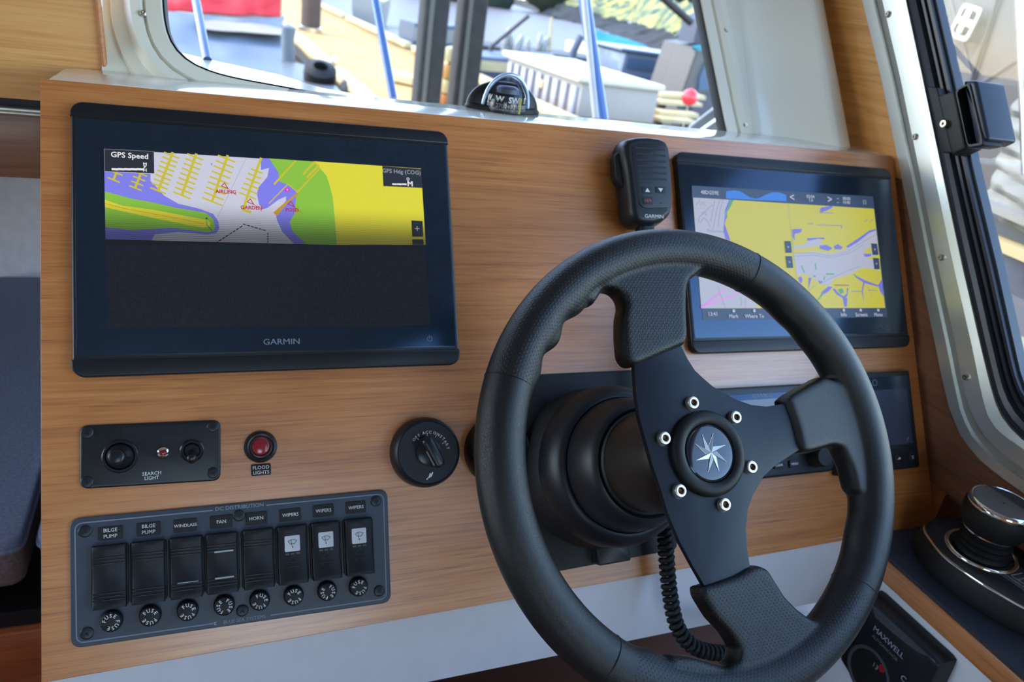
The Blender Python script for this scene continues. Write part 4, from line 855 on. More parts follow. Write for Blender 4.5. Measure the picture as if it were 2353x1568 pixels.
# ------------------------------------------------------------------ steering wheel
WFr = fr(WC, ux, uy, WZ)
RW = .175
def wp(px, py, d=0):
    v = onp(px, py, WC + WZ * d, WZ) - WC; return (v.dot(ux), v.dot(uy))
def leather(name, perf):
    m, n, l, b = mat(name); tc = n.new('ShaderNodeTexCoord'); sp_ = n.new('ShaderNodeSeparateXYZ'); l.new(tc.outputs['Object'], sp_.inputs[0])
    X, Y, Z = sp_.outputs
    nz = n.new('ShaderNodeTexNoise'); nz.inputs['Scale'].default_value = 380; nz.inputs['Detail'].default_value = 4; l.new(tc.outputs['Object'], nz.inputs['Vector'])
    vo = n.new('ShaderNodeTexVoronoi'); vo.inputs['Scale'].default_value = 1900; vo.feature = 'DISTANCE_TO_EDGE'; l.new(tc.outputs['Object'], vo.inputs['Vector'])
    wr_ = n.new('ShaderNodeTexNoise'); wr_.inputs['Scale'].default_value = 60; wr_.inputs['Detail'].default_value = 2; l.new(tc.outputs['Object'], wr_.inputs['Vector'])
    h = mathn(n, l, 'MULTIPLY_ADD', nz.outputs['Fac'], .5, mathn(n, l, 'MULTIPLY', vo.outputs['Distance'], 1.2)); h = mathn(n, l, 'MULTIPLY_ADD', wr_.outputs['Fac'], .6, h)
    rad = mathn(n, l, 'SQRT', mathn(n, l, 'ADD', mathn(n, l, 'MULTIPLY', X, X), mathn(n, l, 'MULTIPLY', Y, Y)))
    th = mathn(n, l, 'ARCTAN2', Y, X); phi = mathn(n, l, 'ARCTAN2', Z, mathn(n, l, 'SUBTRACT', rad, RW))
    if perf:
        p = .0036
        def dots(U, V):
            row = mathn(n, l, 'FLOOR', V); off = mathn(n, l, 'MULTIPLY', mathn(n, l, 'MODULO', mathn(n, l, 'ABSOLUTE', row), 2), .5)
            fu = mathn(n, l, 'SUBTRACT', mathn(n, l, 'FRACT', mathn(n, l, 'ADD', U, off)), .5); fv = mathn(n, l, 'MULTIPLY', mathn(n, l, 'SUBTRACT', mathn(n, l, 'FRACT', V), .5), .6)
            d = mathn(n, l, 'SQRT', mathn(n, l, 'ADD', mathn(n, l, 'MULTIPLY', fu, fu), mathn(n, l, 'MULTIPLY', fv, fv)))
            mr = n.new('ShaderNodeMapRange'); mr.inputs['From Min'].default_value = .11; mr.inputs['From Max'].default_value = .19; mr.inputs['To Min'].default_value = 1; mr.inputs['To Max'].default_value = 0; l.new(d, mr.inputs[0]); return mr.outputs[0]
        dr_ = dots(mathn(n, l, 'MULTIPLY', th, RW / p), mathn(n, l, 'MULTIPLY', phi, .0165 / (p * .6)))
        dg = dots(mathn(n, l, 'MULTIPLY', X, 1 / p), mathn(n, l, 'MULTIPLY', Y, 1 / (p * .6)))
        ing = mathn(n, l, 'LESS_THAN', rad, RW - .019)
        dd = mathn(n, l, 'ADD', mathn(n, l, 'MULTIPLY', dr_, mathn(n, l, 'SUBTRACT', 1, ing)), mathn(n, l, 'MULTIPLY', dg, ing))
        # perforated only between the seams at the top left and the bottom
        deg = mathn(n, l, 'MULTIPLY', th, 180 / pi)
        m1 = mathn(n, l, 'MULTIPLY', mathn(n, l, 'GREATER_THAN', deg, 66), mathn(n, l, 'LESS_THAN', deg, 157))
        m2 = mathn(n, l, 'MULTIPLY', mathn(n, l, 'GREATER_THAN', deg, -124), mathn(n, l, 'LESS_THAN', deg, -45))
        dd = mathn(n, l, 'MULTIPLY', dd, mathn(n, l, 'ADD', m1, m2))
        h = mathn(n, l, 'MULTIPLY_ADD', dd, -1.6, h)
        mix = n.new('ShaderNodeMix'); mix.data_type = 'RGBA'; mix.inputs[6].default_value = lin('15181b'); mix.inputs[7].default_value = lin('050607'); l.new(mathn(n, l, 'MULTIPLY', dd, .8), mix.inputs[0]); l.new(mix.outputs[2], b.inputs['Base Color'])
    else: b.inputs['Base Color'].default_value = lin('15181b')
    bp = n.new('ShaderNodeBump'); bp.inputs['Strength'].default_value = .38; bp.inputs['Distance'].default_value = .0004; l.new(h, bp.inputs['Height']); l.new(bp.outputs[0], b.inputs['Normal'])
    b.inputs['Roughness'].default_value = .36; b.inputs['Specular IOR Level'].default_value = .36; return m
M_lea = leather('perforated_leather', True)
sw_ = thing('steering_wheel', 'black leather three-spoke steering wheel with silver star hub', 'steering wheel', WFr)
mb = MB(); NT, NQ = 300, 40; L = []
def angd(a, b): return abs((a - b + 180) % 360 - 180)
for i in range(NT):
    a = 360 * i / NT; a_r = radians(a); L.append([])
    for k in range(NQ):
        q = 2 * pi * k / NQ; rx, rz = .0188, .0184      # radial, axial
        cr_, ci = cos(q), sin(q)
        inner_k = max(0, -cr_)
        bump = 0
        for ca, amp in ((128, .0032), (141, .0045), (153, .0025), (-28, .002), (-16, .002), (46, .002), (-118, .003), (36, .002)):
            bump += amp * math.exp(-(angd(a, ca) / 4.2) ** 2)
        for ca in (135, 147, 120): bump -= .0022 * math.exp(-(angd(a, ca) / 3.0) ** 2)
        rr_ = RW + rx * cr_ * (1 + 0.0) - bump * inner_k ** 1.5 * (1 if ci < .5 else .5)
        L[-1].append((rr_ * cos(a_r), rr_ * sin(a_r), rz * ci))
L.append(L[0]); mb.layers(L, cap0=False, cap1=False)
D = .006
def WPL(pts, d=D): return [wp(x, y, d) for x, y in pts]
grips = [
 WPL([(1458, 842), (1444, 838), (1431, 818), (1427, 769), (1427, 727), (1433, 700), (1428, 682), (1414, 668), (1398, 664), (1384, 668), (1374, 684), (1362, 702), (1340, 690), (1350, 640), (1400, 600), (1480, 575), (1580, 570), (1620, 590), (1618, 618), (1598, 634), (1582, 646), (1576, 665), (1575, 711), (1578, 776), (1572, 793), (1520, 815)]),
 WPL([(1806, 928), (1800, 918), (1815, 905), (1850, 885), (1874, 873), (1884, 866), (1900, 868), (1915, 872), (1930, 880), (1975, 920), (1995, 1000), (1996, 1080), (1985, 1150), (1962, 1125), (1950, 1075), (1930, 1030), (1910, 1026), (1860, 1041), (1842, 1040), (1834, 1025), (1822, 975)]),
 WPL([(1605, 1350), (1611, 1376), (1641, 1424), (1674, 1458), (1693, 1490), (1690, 1515), (1668, 1534), (1625, 1520), (1585, 1509), (1540, 1507), (1520, 1540), (1600, 1600), (1700, 1610), (1800, 1580), (1870, 1500), (1880, 1430), (1850, 1415), (1830, 1400), (1800, 1370), (1762, 1308), (1742, 1300), (1722, 1303), (1690, 1322), (1640, 1340)])]
for gi, g in enumerate(grips):
    g = resample(ccw(g), 160); L = []
    for z, ins in ((-.0115, .004), (-.0105, .002), (-.007, .0), (.0, -.0004), (.005, .0), (.0080, .001), (.0098, .0025), (.0105, .0045)):
        q_ = inset(g, ins)
        L.append([(x, y, z) for x, y in q_])
    mb.layers(L, 0, None, False, False); mb.flat([p[:2] for p in L[-1]], L[-1][0][2]); o_ = len(mb.f); mb.flat([p[:2] for p in L[0]], L[0][0][2]); mb.f[o_:] = [f[::-1] for f in mb.f[o_:]]
rim = obj('leather_grip', mb, M_lea, sw_, smooth=False)
rm = rim.modifiers.new('r', 'REMESH'); rm.mode = 'VOXEL'; rm.voxel_size = .00125; rm.use_smooth_shade = True
sm = rim.modifiers.new('s', 'SMOOTH'); sm.factor = .6; sm.iterations = 14
dg = bpy.context.evaluated_depsgraph_get(); me2 = bpy.data.meshes.new_from_object(rim.evaluated_get(dg)); rim.modifiers.clear(); old = rim.data; rim.data = me2; bpy.data.meshes.remove(old); me2.shade_smooth(); me2.name = 'leather_grip'
# sewn seams round the rim
for px, py in ((1118, 859), (1727, 577), (2009, 1387), (1396, 1490)):
    t = wp(px, py, 0); a = atan2(t[1], t[0]); P = []
    if (px, py) == (1396, 1490): a = atan2(*wp(1385, 1520, 0)[::-1])
    for k in range(33):
        q = 2 * pi * k / 32; rr_ = RW + (.0186) * cos(q); P.append((rr_ * cos(a), rr_ * sin(a), .0183 * sin(q)))
    mb = MB(); mb.tube(P, .00055, 6); obj('seam', mb, M_dark, sw_)
# spokes
d0, d1 = .0005, .0050
PL = [(1440, 760), (1450, 800), (1457, 839), (1460.5, 900), (1468.5, 957), (1483, 1011), (1499, 1069), (1518, 1126), (1534, 1180), (1562.6, 1247), (1594, 1304.6), (1617, 1345), (1650, 1400), (1760, 1380), (1725, 1310), (1717, 1261), (1714.5, 1215), (1719, 1171), (1731.5, 1136), (1754, 1097), (1780, 1072), (1834, 1036), (1880, 1020), (1870, 915), (1802, 928), (1762.6, 934.6), (1727.5, 931), (1696, 920), (1664, 904), (1638, 888), (1616, 869), (1597, 851), (1581, 826), (1566, 795.5), (1560, 760)]
pl = WPL(PL, d1)
mb = MB(); mb.slab(pl, d0, d1, .0005); obj('spoke_plate', mb, M_ano, sw_, ang=30)
hc = (0.0, .0022)
HM = Matrix.Translation((hc[0], hc[1], 0))
mb = MB(); mb.lathe([(.0345, .005), (.0345, .0078), (.0335, .0100), (.0310, .0118), (.0275, .0122), (.0245, .0112), (.0232, .0095), (.0230, .007)], 72, M=HM, c0=False, c1=False); obj('hub_ring', mb, M_rub, sw_, ang=60)
mb = MB(); mb.lathe([(.0232, .0080), (.0228, .0098), (.0216, .0104), (.0212, .0100)], 64, M=HM, c0=False, c1=False); obj('cap_rim', mb, pbr('cap_rim', '2c3036', .12, metal=.6), sw_)
mb = MB(); mb.lathe([(.0213, .0090), (.0212, .0100), (.018, .0104), (.010, .0106), (.001, .0107)], 64, M=HM); cap = obj('hub_cap', mb, pbr('hub_cap', '101a2c', .1, coat=.8), sw_, ang=60)
M_sa, M_sb, M_sc = pbr('star_light', 'c8ccce', .35, metal=.4), pbr('star_dark', '7d8286', .35, metal=.4), pbr('star_edge', 'e8f2f4', .3)
mb = MB(); z = .0109; c0_ = hc
for k in range(8):
    a = radians((110, 149, 198, 249, 288, 328, 378, 431)[k]); lt_ = .0156
    tip = (c0_[0] + lt_ * cos(a), c0_[1] + lt_ * sin(a)); la, lb = a + radians(40), a - radians(8)
    pa = (c0_[0] + .0052 * cos(la), c0_[1] + .0052 * sin(la)); pb = (c0_[0] + .0050 * cos(lb), c0_[1] + .0050 * sin(lb))
    mb.add([(c0_[0], c0_[1], z + .0007), (tip[0], tip[1], z), (pa[0], pa[1], z)], [[0, 1, 2]], k % 2); mb.add([(c0_[0], c0_[1], z + .0007), (pb[0], pb[1], z), (tip[0], tip[1], z)], [[0, 1, 2]], 1)
    mb.line([pa, tip], .0003, z + .0001, 2)
obj('star_emblem', mb, [M_sa, M_sb, M_sc], cap, smooth=False, label='silver eight-pointed star')
M_bolt = pbr('bolt_steel', 'dcdad4', .3, metal=.85, var=.05, nscale=900)
for k in range(6):
    a = radians(100.4 - 60.15 * k); T = Matrix.Translation((hc[0] + .0417 * cos(a), hc[1] + .0417 * sin(a), d1))
    mb = MB(); mb.lathe([(.0052, -.001), (.0052, .0038), (.0050, .0043), (.0046, .0046), (.0031, .0047), (.0027, .0045)], 32, M=T, c0=False, c1=False); o = obj('bolt', mb, M_bolt, sw_)
    mb = MB(); mb.lathe([(.0062, -.0002), (.0062, .0004), (.0051, .0005)], 24, M=T, c0=False, c1=False); obj('washer', mb, M_blk, o)
    L = [[(r_ * cos(pi / 3 * i), r_ * sin(pi / 3 * i), z) for i in range(6)] for r_, z in ((.0028, .0046), (.0026, .0016), (.0005, .0010))]
    mb = MB(); mb.layers([list(reversed(l_)) for l_ in L], M=T, cap0=False, cap1=True); obj('hex_socket', mb, pbr('socket', '8a7a66', .3, metal=.8), o, smooth=False)
#PART3
# ------------------------------------------------------------------ starboard side desk and engine control
XD = .818; ZD = .867
dk_ = thing('side_desk', 'black side desk top with a wood edge strip to the right of the wheel', 'desk')
mb = MB(); mb.poly3([(XD + .004, -.2355, ZD - .004), (XD + .004, -1.4, ZD - .004), (1.16, -1.4, ZD - .004), (1.16, -.2355, ZD - .004)], th=(0, 0, .004)); obj('desk_top', mb, pbr('desk_black', '2b3340', .42, coat=.15, crough=.3, var=.04), dk_)
mb = MB(); mb.box((XD + .004, -.82, ZD - .0165), (.008, 1.16, .0250), bev=.002); obj('wood_edge', mb, M_edge, dk_)
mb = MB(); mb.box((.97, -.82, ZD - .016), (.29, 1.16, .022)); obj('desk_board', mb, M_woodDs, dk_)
mb = MB(); mb.box((XD + .012, -.82, .42), (.014, 1.16, .83)); obj('side_panel', mb, M_fascia, dk_)
mb = MB(); mb.box(((.9405 + 1.16) / 2, -.168, (ZD + .909) / 2 - .004), (1.16 - .9405, .1355, .909 - ZD + .008)); struct('trim_9', mb, wood('recess_wood', '5e3420', '8e5434', 'a9683f', 'X', fine=.5))
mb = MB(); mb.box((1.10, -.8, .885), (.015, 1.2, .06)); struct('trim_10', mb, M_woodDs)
# throttle
th = thing('engine_control_lever', 'black single-lever engine throttle with chrome trim on the side desk', 'throttle', Matrix.Translation((.893, -.335, ZD)))
def thp(k, s=1.0):
    base = [(-.024, .075), (.026, .075), (.046, .028), (.045, -.020), (.026, -.086), (-.022, -.086), (-.045, -.020), (-.047, .022)]
    return rpoly([(x * s, y * s if y > 0 else y * s) for x, y in base], .026, 8)
P0 = resample(ccw(thp(0)), 96)
def sc_(P, s, dy=0): return [(x * s, (y) * s + dy) for x, y in P]
mb = MB(); mb.layers([[(x, y, z) for x, y in sc_(P0, s)] for s, z in ((.97, .0005), (1.0, .004), (1.0, .012), (.985, .020), (.965, .0265), (.94, .028))]); obj('base', mb, M_blkm, th, ang=50)
mb = MB(); mb.layers([[(x, y, z) for x, y in sc_(P0, s)] for s, z in ((.950, .0275), (.957, .0285), (.955, .0305), (.940, .0315))]); obj('chrome_trim', mb, M_chrome, th, ang=50)
mb = MB(); mb.layers([[(x, y, z) for x, y in sc_(P0, s)] for s, z in ((.935, .031), (.925, .0345), (.89, .0375), (.84, .0388), (.78, .0392))]); obj('upper_shell', mb, M_blkm, th, ang=50)
RC = hz(2258, 1268, ZD + .040) - Vector((.893, -.335, ZD)); RC.z = 0
RM = Matrix.Translation((RC.x, RC.y + .002, 0))
mb = MB(); mb.lathe([(.0375, .0385), (.0375, .0405), (.0362, .0418), (.0338, .0420), (.0325, .0410), (.0318, .0395)], 64, M=RM, c0=False, c1=False); obj('chrome_ring', mb, M_chrome, th, ang=60)
mb = MB(); mb.lathe([(.0290, .040), (.0292, .0435), (.0255, .0465), (.0278, .0490), (.0240, .0525), (.0265, .0555), (.0230, .0590), (.0256, .0620), (.0228, .0650), (.0245, .068)], 56, M=RM); obj('rubber_boot', mb, M_rub, th, ang=60)
mb = MB(); mb.lathe([(.0245, .0665), (.0285, .0675), (.0287, .0690), (.026, .0695)], 56, M=RM); obj('chrome_band', mb, M_chrome, th)
mb = MB(); mb.lathe([(.0275, .0690), (.0300, .0700), (.0342, .0800), (.0355, .0880), (.0350, .0960), (.0335, .0995)], 64, M=RM); lv = obj('lever_knob', mb, M_blkm, th, ang=60)
mb = MB(); mb.lathe([(.0340, .0985), (.0342, .1010), (.0330, .1040), (.0315, .1050), (.0305, .1045)], 64, M=RM, c0=False, c1=False); obj('chrome_ring', mb, M_chrome, lv)
mb = MB(); mb.lathe([(.0306, .1035), (.0300, .1045), (.020, .1040), (.001, .1035)], 64, M=RM); obj('top_cap', mb, pbr('cap_blue_black', '222b3a', .16, coat=.7), lv)
kp = MB(); kp.slab(rpoly([(-.018, -.018), (.022, -.018), (.014, -.072), (-.010, -.072)], .004), .0385, .0400, .0005); k_ = obj('key_plate', kp, pbr('keypad', '3c434d', .4), th)
kp = MB(); kp.line(rpoly([(-.007, -.034), (.012, -.034), (.008, -.050), (-.003, -.050)], .001), .0010, .0403, closed=True); kp.text('NEUTRAL', .0025, -.041, .0403, .0036, ang=0, bold=.01); kp.line([(-.012, -.030), (-.009, -.046)], .0006, .0403); kp.line([(-.0125, -.040), (-.009, -.052), (-.0085, -.050)], .0005, .0403); obj('lettering', kp, M_print, k_, kind='stuff')
# windlass control on the desk's side face
WXF = lambda x: fr(Vector((x, 0, 0)), Vector((0, -1, 0)), Vector((0, 0, 1)), Vector((-1, 0, 0)))
wc_ = thing('windlass_control', 'black windlass control with dial on white side face, lower right', 'control panel')
def sp2(pts, x): return [(-sx(a, b, x).y, sx(a, b, x).z) for a, b in pts]
xs = .795
O_ = sp2([(1985, 1362), (2158, 1525), (2105, 1640), (2010, 1640), (1960, 1568), (1927, 1512)], xs)
F = WXF(0)
mb = MB(); P_ = resample(ccw(rpoly(O_, .004)), 64); mb.layers([[(x, y, z) for x, y in inset(P_, i)] for i, z in ((0, -XD - .004), (0, -xs - .004), (.0012, -xs - .001), (.004, -xs))], 0, F); obj('housing', mb, M_blk, wc_, ang=50)
mb = MB(); mb.flat(sp2([(2000, 1384), (2140, 1512), (2110, 1500), (2060, 1462), (2012, 1420)], xs), -xs + .0002, 0, F); obj('top_bevel', mb, pbr('bevel_grey', '3b424b', .5), wc_)
def txt_on(mb, s, px, py, size, bold=.01, x=xs): p = sp2([(px, py)], x - .0004)[0]; mb.text(s, p[0], p[1], -x + .0004, size, 0, F, 0, bold)
mb = MB(); txt_on(mb, 'MAXWELL', 2042, 1476, .0094, .02); obj('lettering', mb, M_printd, wc_, kind='stuff')
mb = MB(); txt_on(mb, 'AUTOANCHOR', 2033, 1489, .0052, .0); obj('lettering', mb, pbr('green_print', '5c6f62', .5), wc_, kind='stuff')
p = sp2([(1995, 1545)], xs)[0]; DM = F @ Matrix.Translation((p[0], p[1], -xs))
mb = MB(); mb.lathe([(.030, 0), (.030, .0008), (.028, .0012), (.026, .0006), (.0255, -.0002)], 48, M=DM, c0=False, c1=False); obj('dial_ring', mb, pbr('ring_grey', '3a3f46', .5), wc_, kind='stuff')
mb = MB(); mb.lathe([(.0255, 0), (.0255, .0003), (.001, .0003)], 40, M=DM); obj('dial_face', mb, M_dark, wc_)
mb = MB(); txt_on(mb, '13', 2012, 1532, .0085, .0); txt_on(mb, 'C', 2076, 1560, .010, .01); obj('lettering', mb, M_printd, wc_, kind='stuff')
mb = MB(); q = sp2([(2026, 1538)], xs)[0]; mb.flat([(q[0] - .0045, q[1] - .001), (q[0], q[1] - .0050), (q[0] + .0045, q[1] - .001), (q[0] + .003, q[1] + .0045), (q[0] - .003, q[1] + .0045)], -xs + .0005, 0, F); obj('red_mark', mb, M_red, wc_)

# ------------------------------------------------------------------ compass on the ledge
cb = hz(1146, 249, ZT); CP = Vector((hz(1137, 243, ZT).x, .086, ZT - .0005))
cps = thing('compass', 'small black dome compass with lettered card on the white ledge', 'compass', Matrix.Translation(CP) @ Matrix.Scale(.95, 4))
mb = MB(); L = []; n = 40
for k in range(17):
    z = .0315 * sin(pi / 2 * k / 16); s = cos(pi / 2 * k / 16) ** .8
    L.append([(.046 * max(s, .02) * cos(2 * pi * i / n), .004 + .013 * max(s, .02) * sin(2 * pi * i / n), z + .001) for i in range(n)])
mb.layers(L); obj('hood', mb, M_blk, cps, ang=60)
mb = MB(); mb.lathe([(.047, 0), (.0475, .002), (.045, .005), (.040, .006)], 48, M=Matrix.Translation((0, .002, 0)) @ Matrix.Diagonal((1, .42, 1, 1))); obj('foot', mb, M_dark, cps)
mb = MB(); ringp = [(0.0283 * cos(radians(a)), -.006 - .004 * sin(radians(a)), .005 + .0375 * sin(radians(a))) for a in range(-8, 189, 6)]; mb.tube(ringp, .0024, 10); obj('dome_ring', mb, pbr('ring_sky_silver', 'b9cdec', .2, metal=.5), cps)  # silver ring, its blue-white highlight put into the base colour
mb = MB(); L = []
for k in range(13):
    a = pi / 2 * k / 12; L.append([(.0262 * cos(a) * cos(2 * pi * i / 40), -.006 + .022 * cos(a) * sin(2 * pi * i / 40), .005 + .0352 * sin(a)) for i in range(40)])
mb.layers(L); obj('glass_dome', mb, glassm('compass_glass', 'f0f4ff'), cps, ang=80)
mb = MB(); mb.lathe([(.0245, .001), (.0245, .004), (.0238, .0195), (.0215, .0215), (.001, .0215)], 48, M=Matrix.Translation((0, -.006, 0)) @ Matrix.Diagonal((1, .84, 1, 1))); mb.lathe([(.015, .021), (.014, .0265), (.010, .029), (.001, .0295)], 32, M=Matrix.Translation((0, -.006, 0)) @ Matrix.Diagonal((1, .84, 1, 1)), mi=1); cd = obj('compass_card', mb, [pbr('card_black', '171d26', .4), pbr('card_grey', '5b6068', .4)], cps)
mb = MB()
def card(s, deg, z, size, b=.015):
    a = radians(deg); r_ = .0250; cx_, cy_ = r_ * sin(a), -.006 - r_ * .84 * cos(a)
    M_ = fr(Vector((cx_, cy_, z)), Vector((cos(a), .84 * sin(a), 0)).normalized(), Vector((0, 0, 1)), Vector((sin(a), -cos(a), 0)))
    mb.text(s, 0, 0, 0, size, 0, M_, 0, b)
for s, d in (('NW', -78), ('W', -35), ('SW', 5), ('S', 44), ('SE', 78)): card(s, d, .0160, .0092, .03)
for s, d in (('300', -66), ('270', -33), ('240', -9), ('210', 15), ('180', 40), ('150', 68)): card(s, d, .0086, .0064, .01)
for d in range(-84, 85, 4):
    a = radians(d); cx_, cy_ = .0250 * sin(a), -.006 - .0250 * .84 * cos(a); M_ = fr(Vector((cx_, cy_, .0045)), Vector((cos(a), .84 * sin(a), 0)).normalized(), Vector((0, 0, 1)), Vector((sin(a), -cos(a), 0))); mb.line([(0, -.0012), (0, .0012)], .0004, 0, 0, M_)
obj('lettering', mb, M_print, cd, kind='stuff')
mb = MB(); mb.box((.0095, -.0292, .0105), (.0018, .0008, .018)); obj('lubber_line', mb, pbr('lubber_yellow', 'a9a53c', .5), cps)

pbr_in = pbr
def pbr(name, col, *a_, **k_):          # outdoor base colours darkened in place of dimmer daylight, to render less pale
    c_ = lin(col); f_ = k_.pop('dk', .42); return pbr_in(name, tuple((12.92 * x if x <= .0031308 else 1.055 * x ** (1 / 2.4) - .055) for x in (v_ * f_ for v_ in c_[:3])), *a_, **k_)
# ------------------------------------------------------------------ outside: foredeck, dock, boats, bank
struct_w = MB(); struct_w.box((60, 150, -.125), (500, 420, .05))
m, n, l, b = mat('harbour_water'); tc = n.new('ShaderNodeTexCoord'); nz = n.new('ShaderNodeTexNoise'); nz.inputs['Scale'].default_value = 1.6; nz.inputs['Detail'].default_value = 5
l.new(tc.outputs['Object'], nz.inputs['Vector']); bp = n.new('ShaderNodeBump'); bp.inputs['Strength'].default_value = .35; bp.inputs['Distance'].default_value = .25; l.new(nz.outputs['Fac'], bp.inputs['Height']); l.new(bp.outputs[0], b.inputs['Normal'])
b.inputs['Base Color'].default_value = lin('5a514d'); b.inputs['Roughness'].default_value = .5; b.inputs['Specular IOR Level'].default_value = .3
struct('water', struct_w, m, smooth=False)
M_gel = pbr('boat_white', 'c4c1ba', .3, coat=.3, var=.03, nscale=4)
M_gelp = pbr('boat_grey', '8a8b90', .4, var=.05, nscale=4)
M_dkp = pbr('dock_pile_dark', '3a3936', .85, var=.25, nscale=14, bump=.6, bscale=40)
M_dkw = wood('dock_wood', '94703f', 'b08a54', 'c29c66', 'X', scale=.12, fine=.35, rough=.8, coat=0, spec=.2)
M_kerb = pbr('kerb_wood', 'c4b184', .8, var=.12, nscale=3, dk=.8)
# foredeck of this boat
mb = MB(); fd = [hz(398, 118, 1.25), hz(505, 143, 1.25), hz(640, 172, 1.25), hz(740, 203, 1.25), hz(815, 216, 1.25)]
mb.layers([[Vector((p.x, .125, p.z - .02)) for p in fd], [Vector((p.x, .13, 1.25)) for p in fd], [p for p in fd], [p + Vector((0, .05, -.06)) for p in fd], [p + Vector((0, .05, -.2)) for p in fd]], cap0=False, cap1=False, closed=False)
tag(obj('foredeck_coaming', mb, M_white), 'cream rounded foredeck edge just outside the windscreen, lower left', 'deck')
mb = MB(); mb.poly3([(x, y, 1.17 - .155 * (y - .15)) for x, y in ((-1.2, .16), (1.1, .16), (.85, 2.2), (.1, 3.4), (-.7, 2.2))], th=(0, 0, -.02)); tag(obj('foredeck', mb, M_gel), 'white foredeck of this boat below the windscreen', 'deck')
M_rail = pbr('rail_sky_tint', '5b8bd8', .28, metal=.1, coat=.5)  # stainless bow rail, the sky it reflects put into the colour as blue
M_glint = pbr('rail_glint', 'dfe3e6', .3, coat=.3)  # white for the modelled highlight on the thick stanchion
def rail(name, p0, p1, Y0, Y1, rr, lab, m=M_rail):
    a, b_ = fy(p0[0], p0[1], Y0), fy(p1[0], p1[1], Y1); d = (a - b_); mb = MB(); mb.tube([b_ - d * .02, a + d * 2.2], rr, 16)
    o = obj(name, mb, m); tag(o, lab, 'pole'); return o
rail('bow_stanchion', (450, 0), (476, 136), .55, .42, .0062, 'sky-blue tinted bow rail stanchion nearest the left edge of the windscreen')
rail('bow_stanchion', (862, 0), (903, 222), 1.15, 1.05, .0095, 'sky-blue tinted bow rail stanchion standing over the planked dock')
rail('bow_stanchion', (1343, 0), (1384, 272), 1.15, 1.05, .0155, 'thick sky-blue tinted bow rail stanchion in front of the grey dock box')
a0, a1 = fy(1350, 0, 1.12), fy(1376, 272, 1.02)
mb = MB(); d = a0 - a1; mb.tube([a1 + Vector((-.009, 0, 0)), a0 + d * 2.2 + Vector((-.010, 0, 0))], .008, 10); tag(obj('pole_glint', mb, M_glint), 'white strip standing for the highlight along the thick bow rail stanchion', 'strip')  # white strip added as the highlight along the thick stanchion
# dock walkway: planks, kerbs, piles
zdk = .30; X0, X1 = 1.50, 3.48
dock = thing('dock_walkway', 'sunlit plank walkway running away to the upper left beyond the windscreen', 'dock', Matrix.Translation((X0, 5, zdk)))
plank0 = None; y = 5.2; k = 0
while y < 33:
    if plank0 is None:
        mb = MB(); mb.box((.99, 0, -.02), (1.98, .138, .04), bev=.006); plank0 = obj('plank', mb, M_dkw, dock)
        plank0.location = (0, y - 5, 0)
    else:
        c = plank0.copy(); COL.objects.link(c); c.parent = dock; c.location = (random.uniform(-.008, .008), y - 5, random.uniform(-.004, .004))
    y += .145
for xx in (0.02, 1.96):
    for y0, y1 in ((.2, 3.2), (3.6, 7.5), (8.0, 14), (14.6, 28)):
        mb = MB(); mb.box((xx, (y0 + y1) / 2, .07), (.14, y1 - y0, .10), bev=.02); obj('kerb', mb, M_kerb, dock)
for xx, yy in ((.02, 3.4), (.02, 7.8), (1.96, 5.2), (1.96, 10.5), (.02, 12.2)):
    mb = MB(); T_ = Matrix.Translation((xx, yy, .13)); mb.box((0, 0, .02), (.04, .10, .05), 0, T_, bev=.01); mb.tube([(0, -.13, .05), (0, -.05, .06), (0, .05, .06), (0, .13, .05)], .018, 8, 0, T_); obj('glint_cleat', mb, M_chrome, dock)  # chrome cleats added to catch the sun as blurred glints
mb = MB(); mb.box((.99, 14, -.14), (1.9, 28, .16)); obj('float', mb, M_dkp, dock)
fg = thing('finger_pier', 'short pale plank pier in front of the two dark piles', 'dock', Matrix.Translation((2.5, 7.2, zdk)))
for k in range(16): mb = MB(); mb.box((.0 + k * .145, .35, -.02), (.138, 1.0, .04), bev=.005); obj('plank', mb, M_dkw, fg)
mb = MB(); mb.tube([(-.35, 1.15, .06), (.4, .35, .06)], .07, 6); obj('kerb', mb, M_kerb, fg)
def post(name, lab, px0, px1, py, Y, ztop, zbot=-.4, m=M_dkp, lean=0, grp=None):
    a, b_ = fy(px0, py, Y), fy(px1, py, Y); w_ = (b_ - a).length; c = (a + b_) / 2; root = thing(name, lab, 'pile', Matrix.Translation((c.x, Y + w_ / 2, zbot)), grp)
    mb = MB(); T = Matrix.Rotation(lean, 4, 'Y'); mb.slab(rrect(0, 0, w_, w_, w_ * .12, 3), 0, ztop - zbot, .01, M=T); obj('pile_shaft', mb, m, root)
    mb = MB(); mb.box((-w_ * .22, -w_ * .5 - .008, (ztop - zbot) / 2), (w_ * .16, .016, ztop - zbot), M=T); obj('rub_strip', mb, pbr('strip_grey', '77766c', .7), root); return root
post('dock_pile', 'dark square dock pile, left one of the close pair mid windscreen', 969, 1027, 100, 6.0, 4.2)
post('dock_pile', 'dark square dock pile, right one of the close pair mid windscreen', 1056, 1113, 100, 6.2, 4.2)
rt = thing('dock_pile', 'brown round pile rising through the planked walkway, far left', 'pile', Matrix.Translation((1.99, 14.2, -.3))); mb = MB(); mb.lathe([(.17, 0), (.165, 4.5), (.12, 4.6)], 20); obj('pile_shaft', mb, pbr('brown_pile', '6e5a4e', .85, var=.2, nscale=9, bump=.5, bscale=30), rt)
mb = MB(); mb.lathe([(.20, .55), (.20, .68), (.17, .70)], 20); obj('pile_collar', mb, M_steel, rt)
def prY(mb, pts, Y, dep, mi=0): return mb.poly3([fy(a, b_, Y) for a, b_ in pts], mi, th=(0, dep, 0))
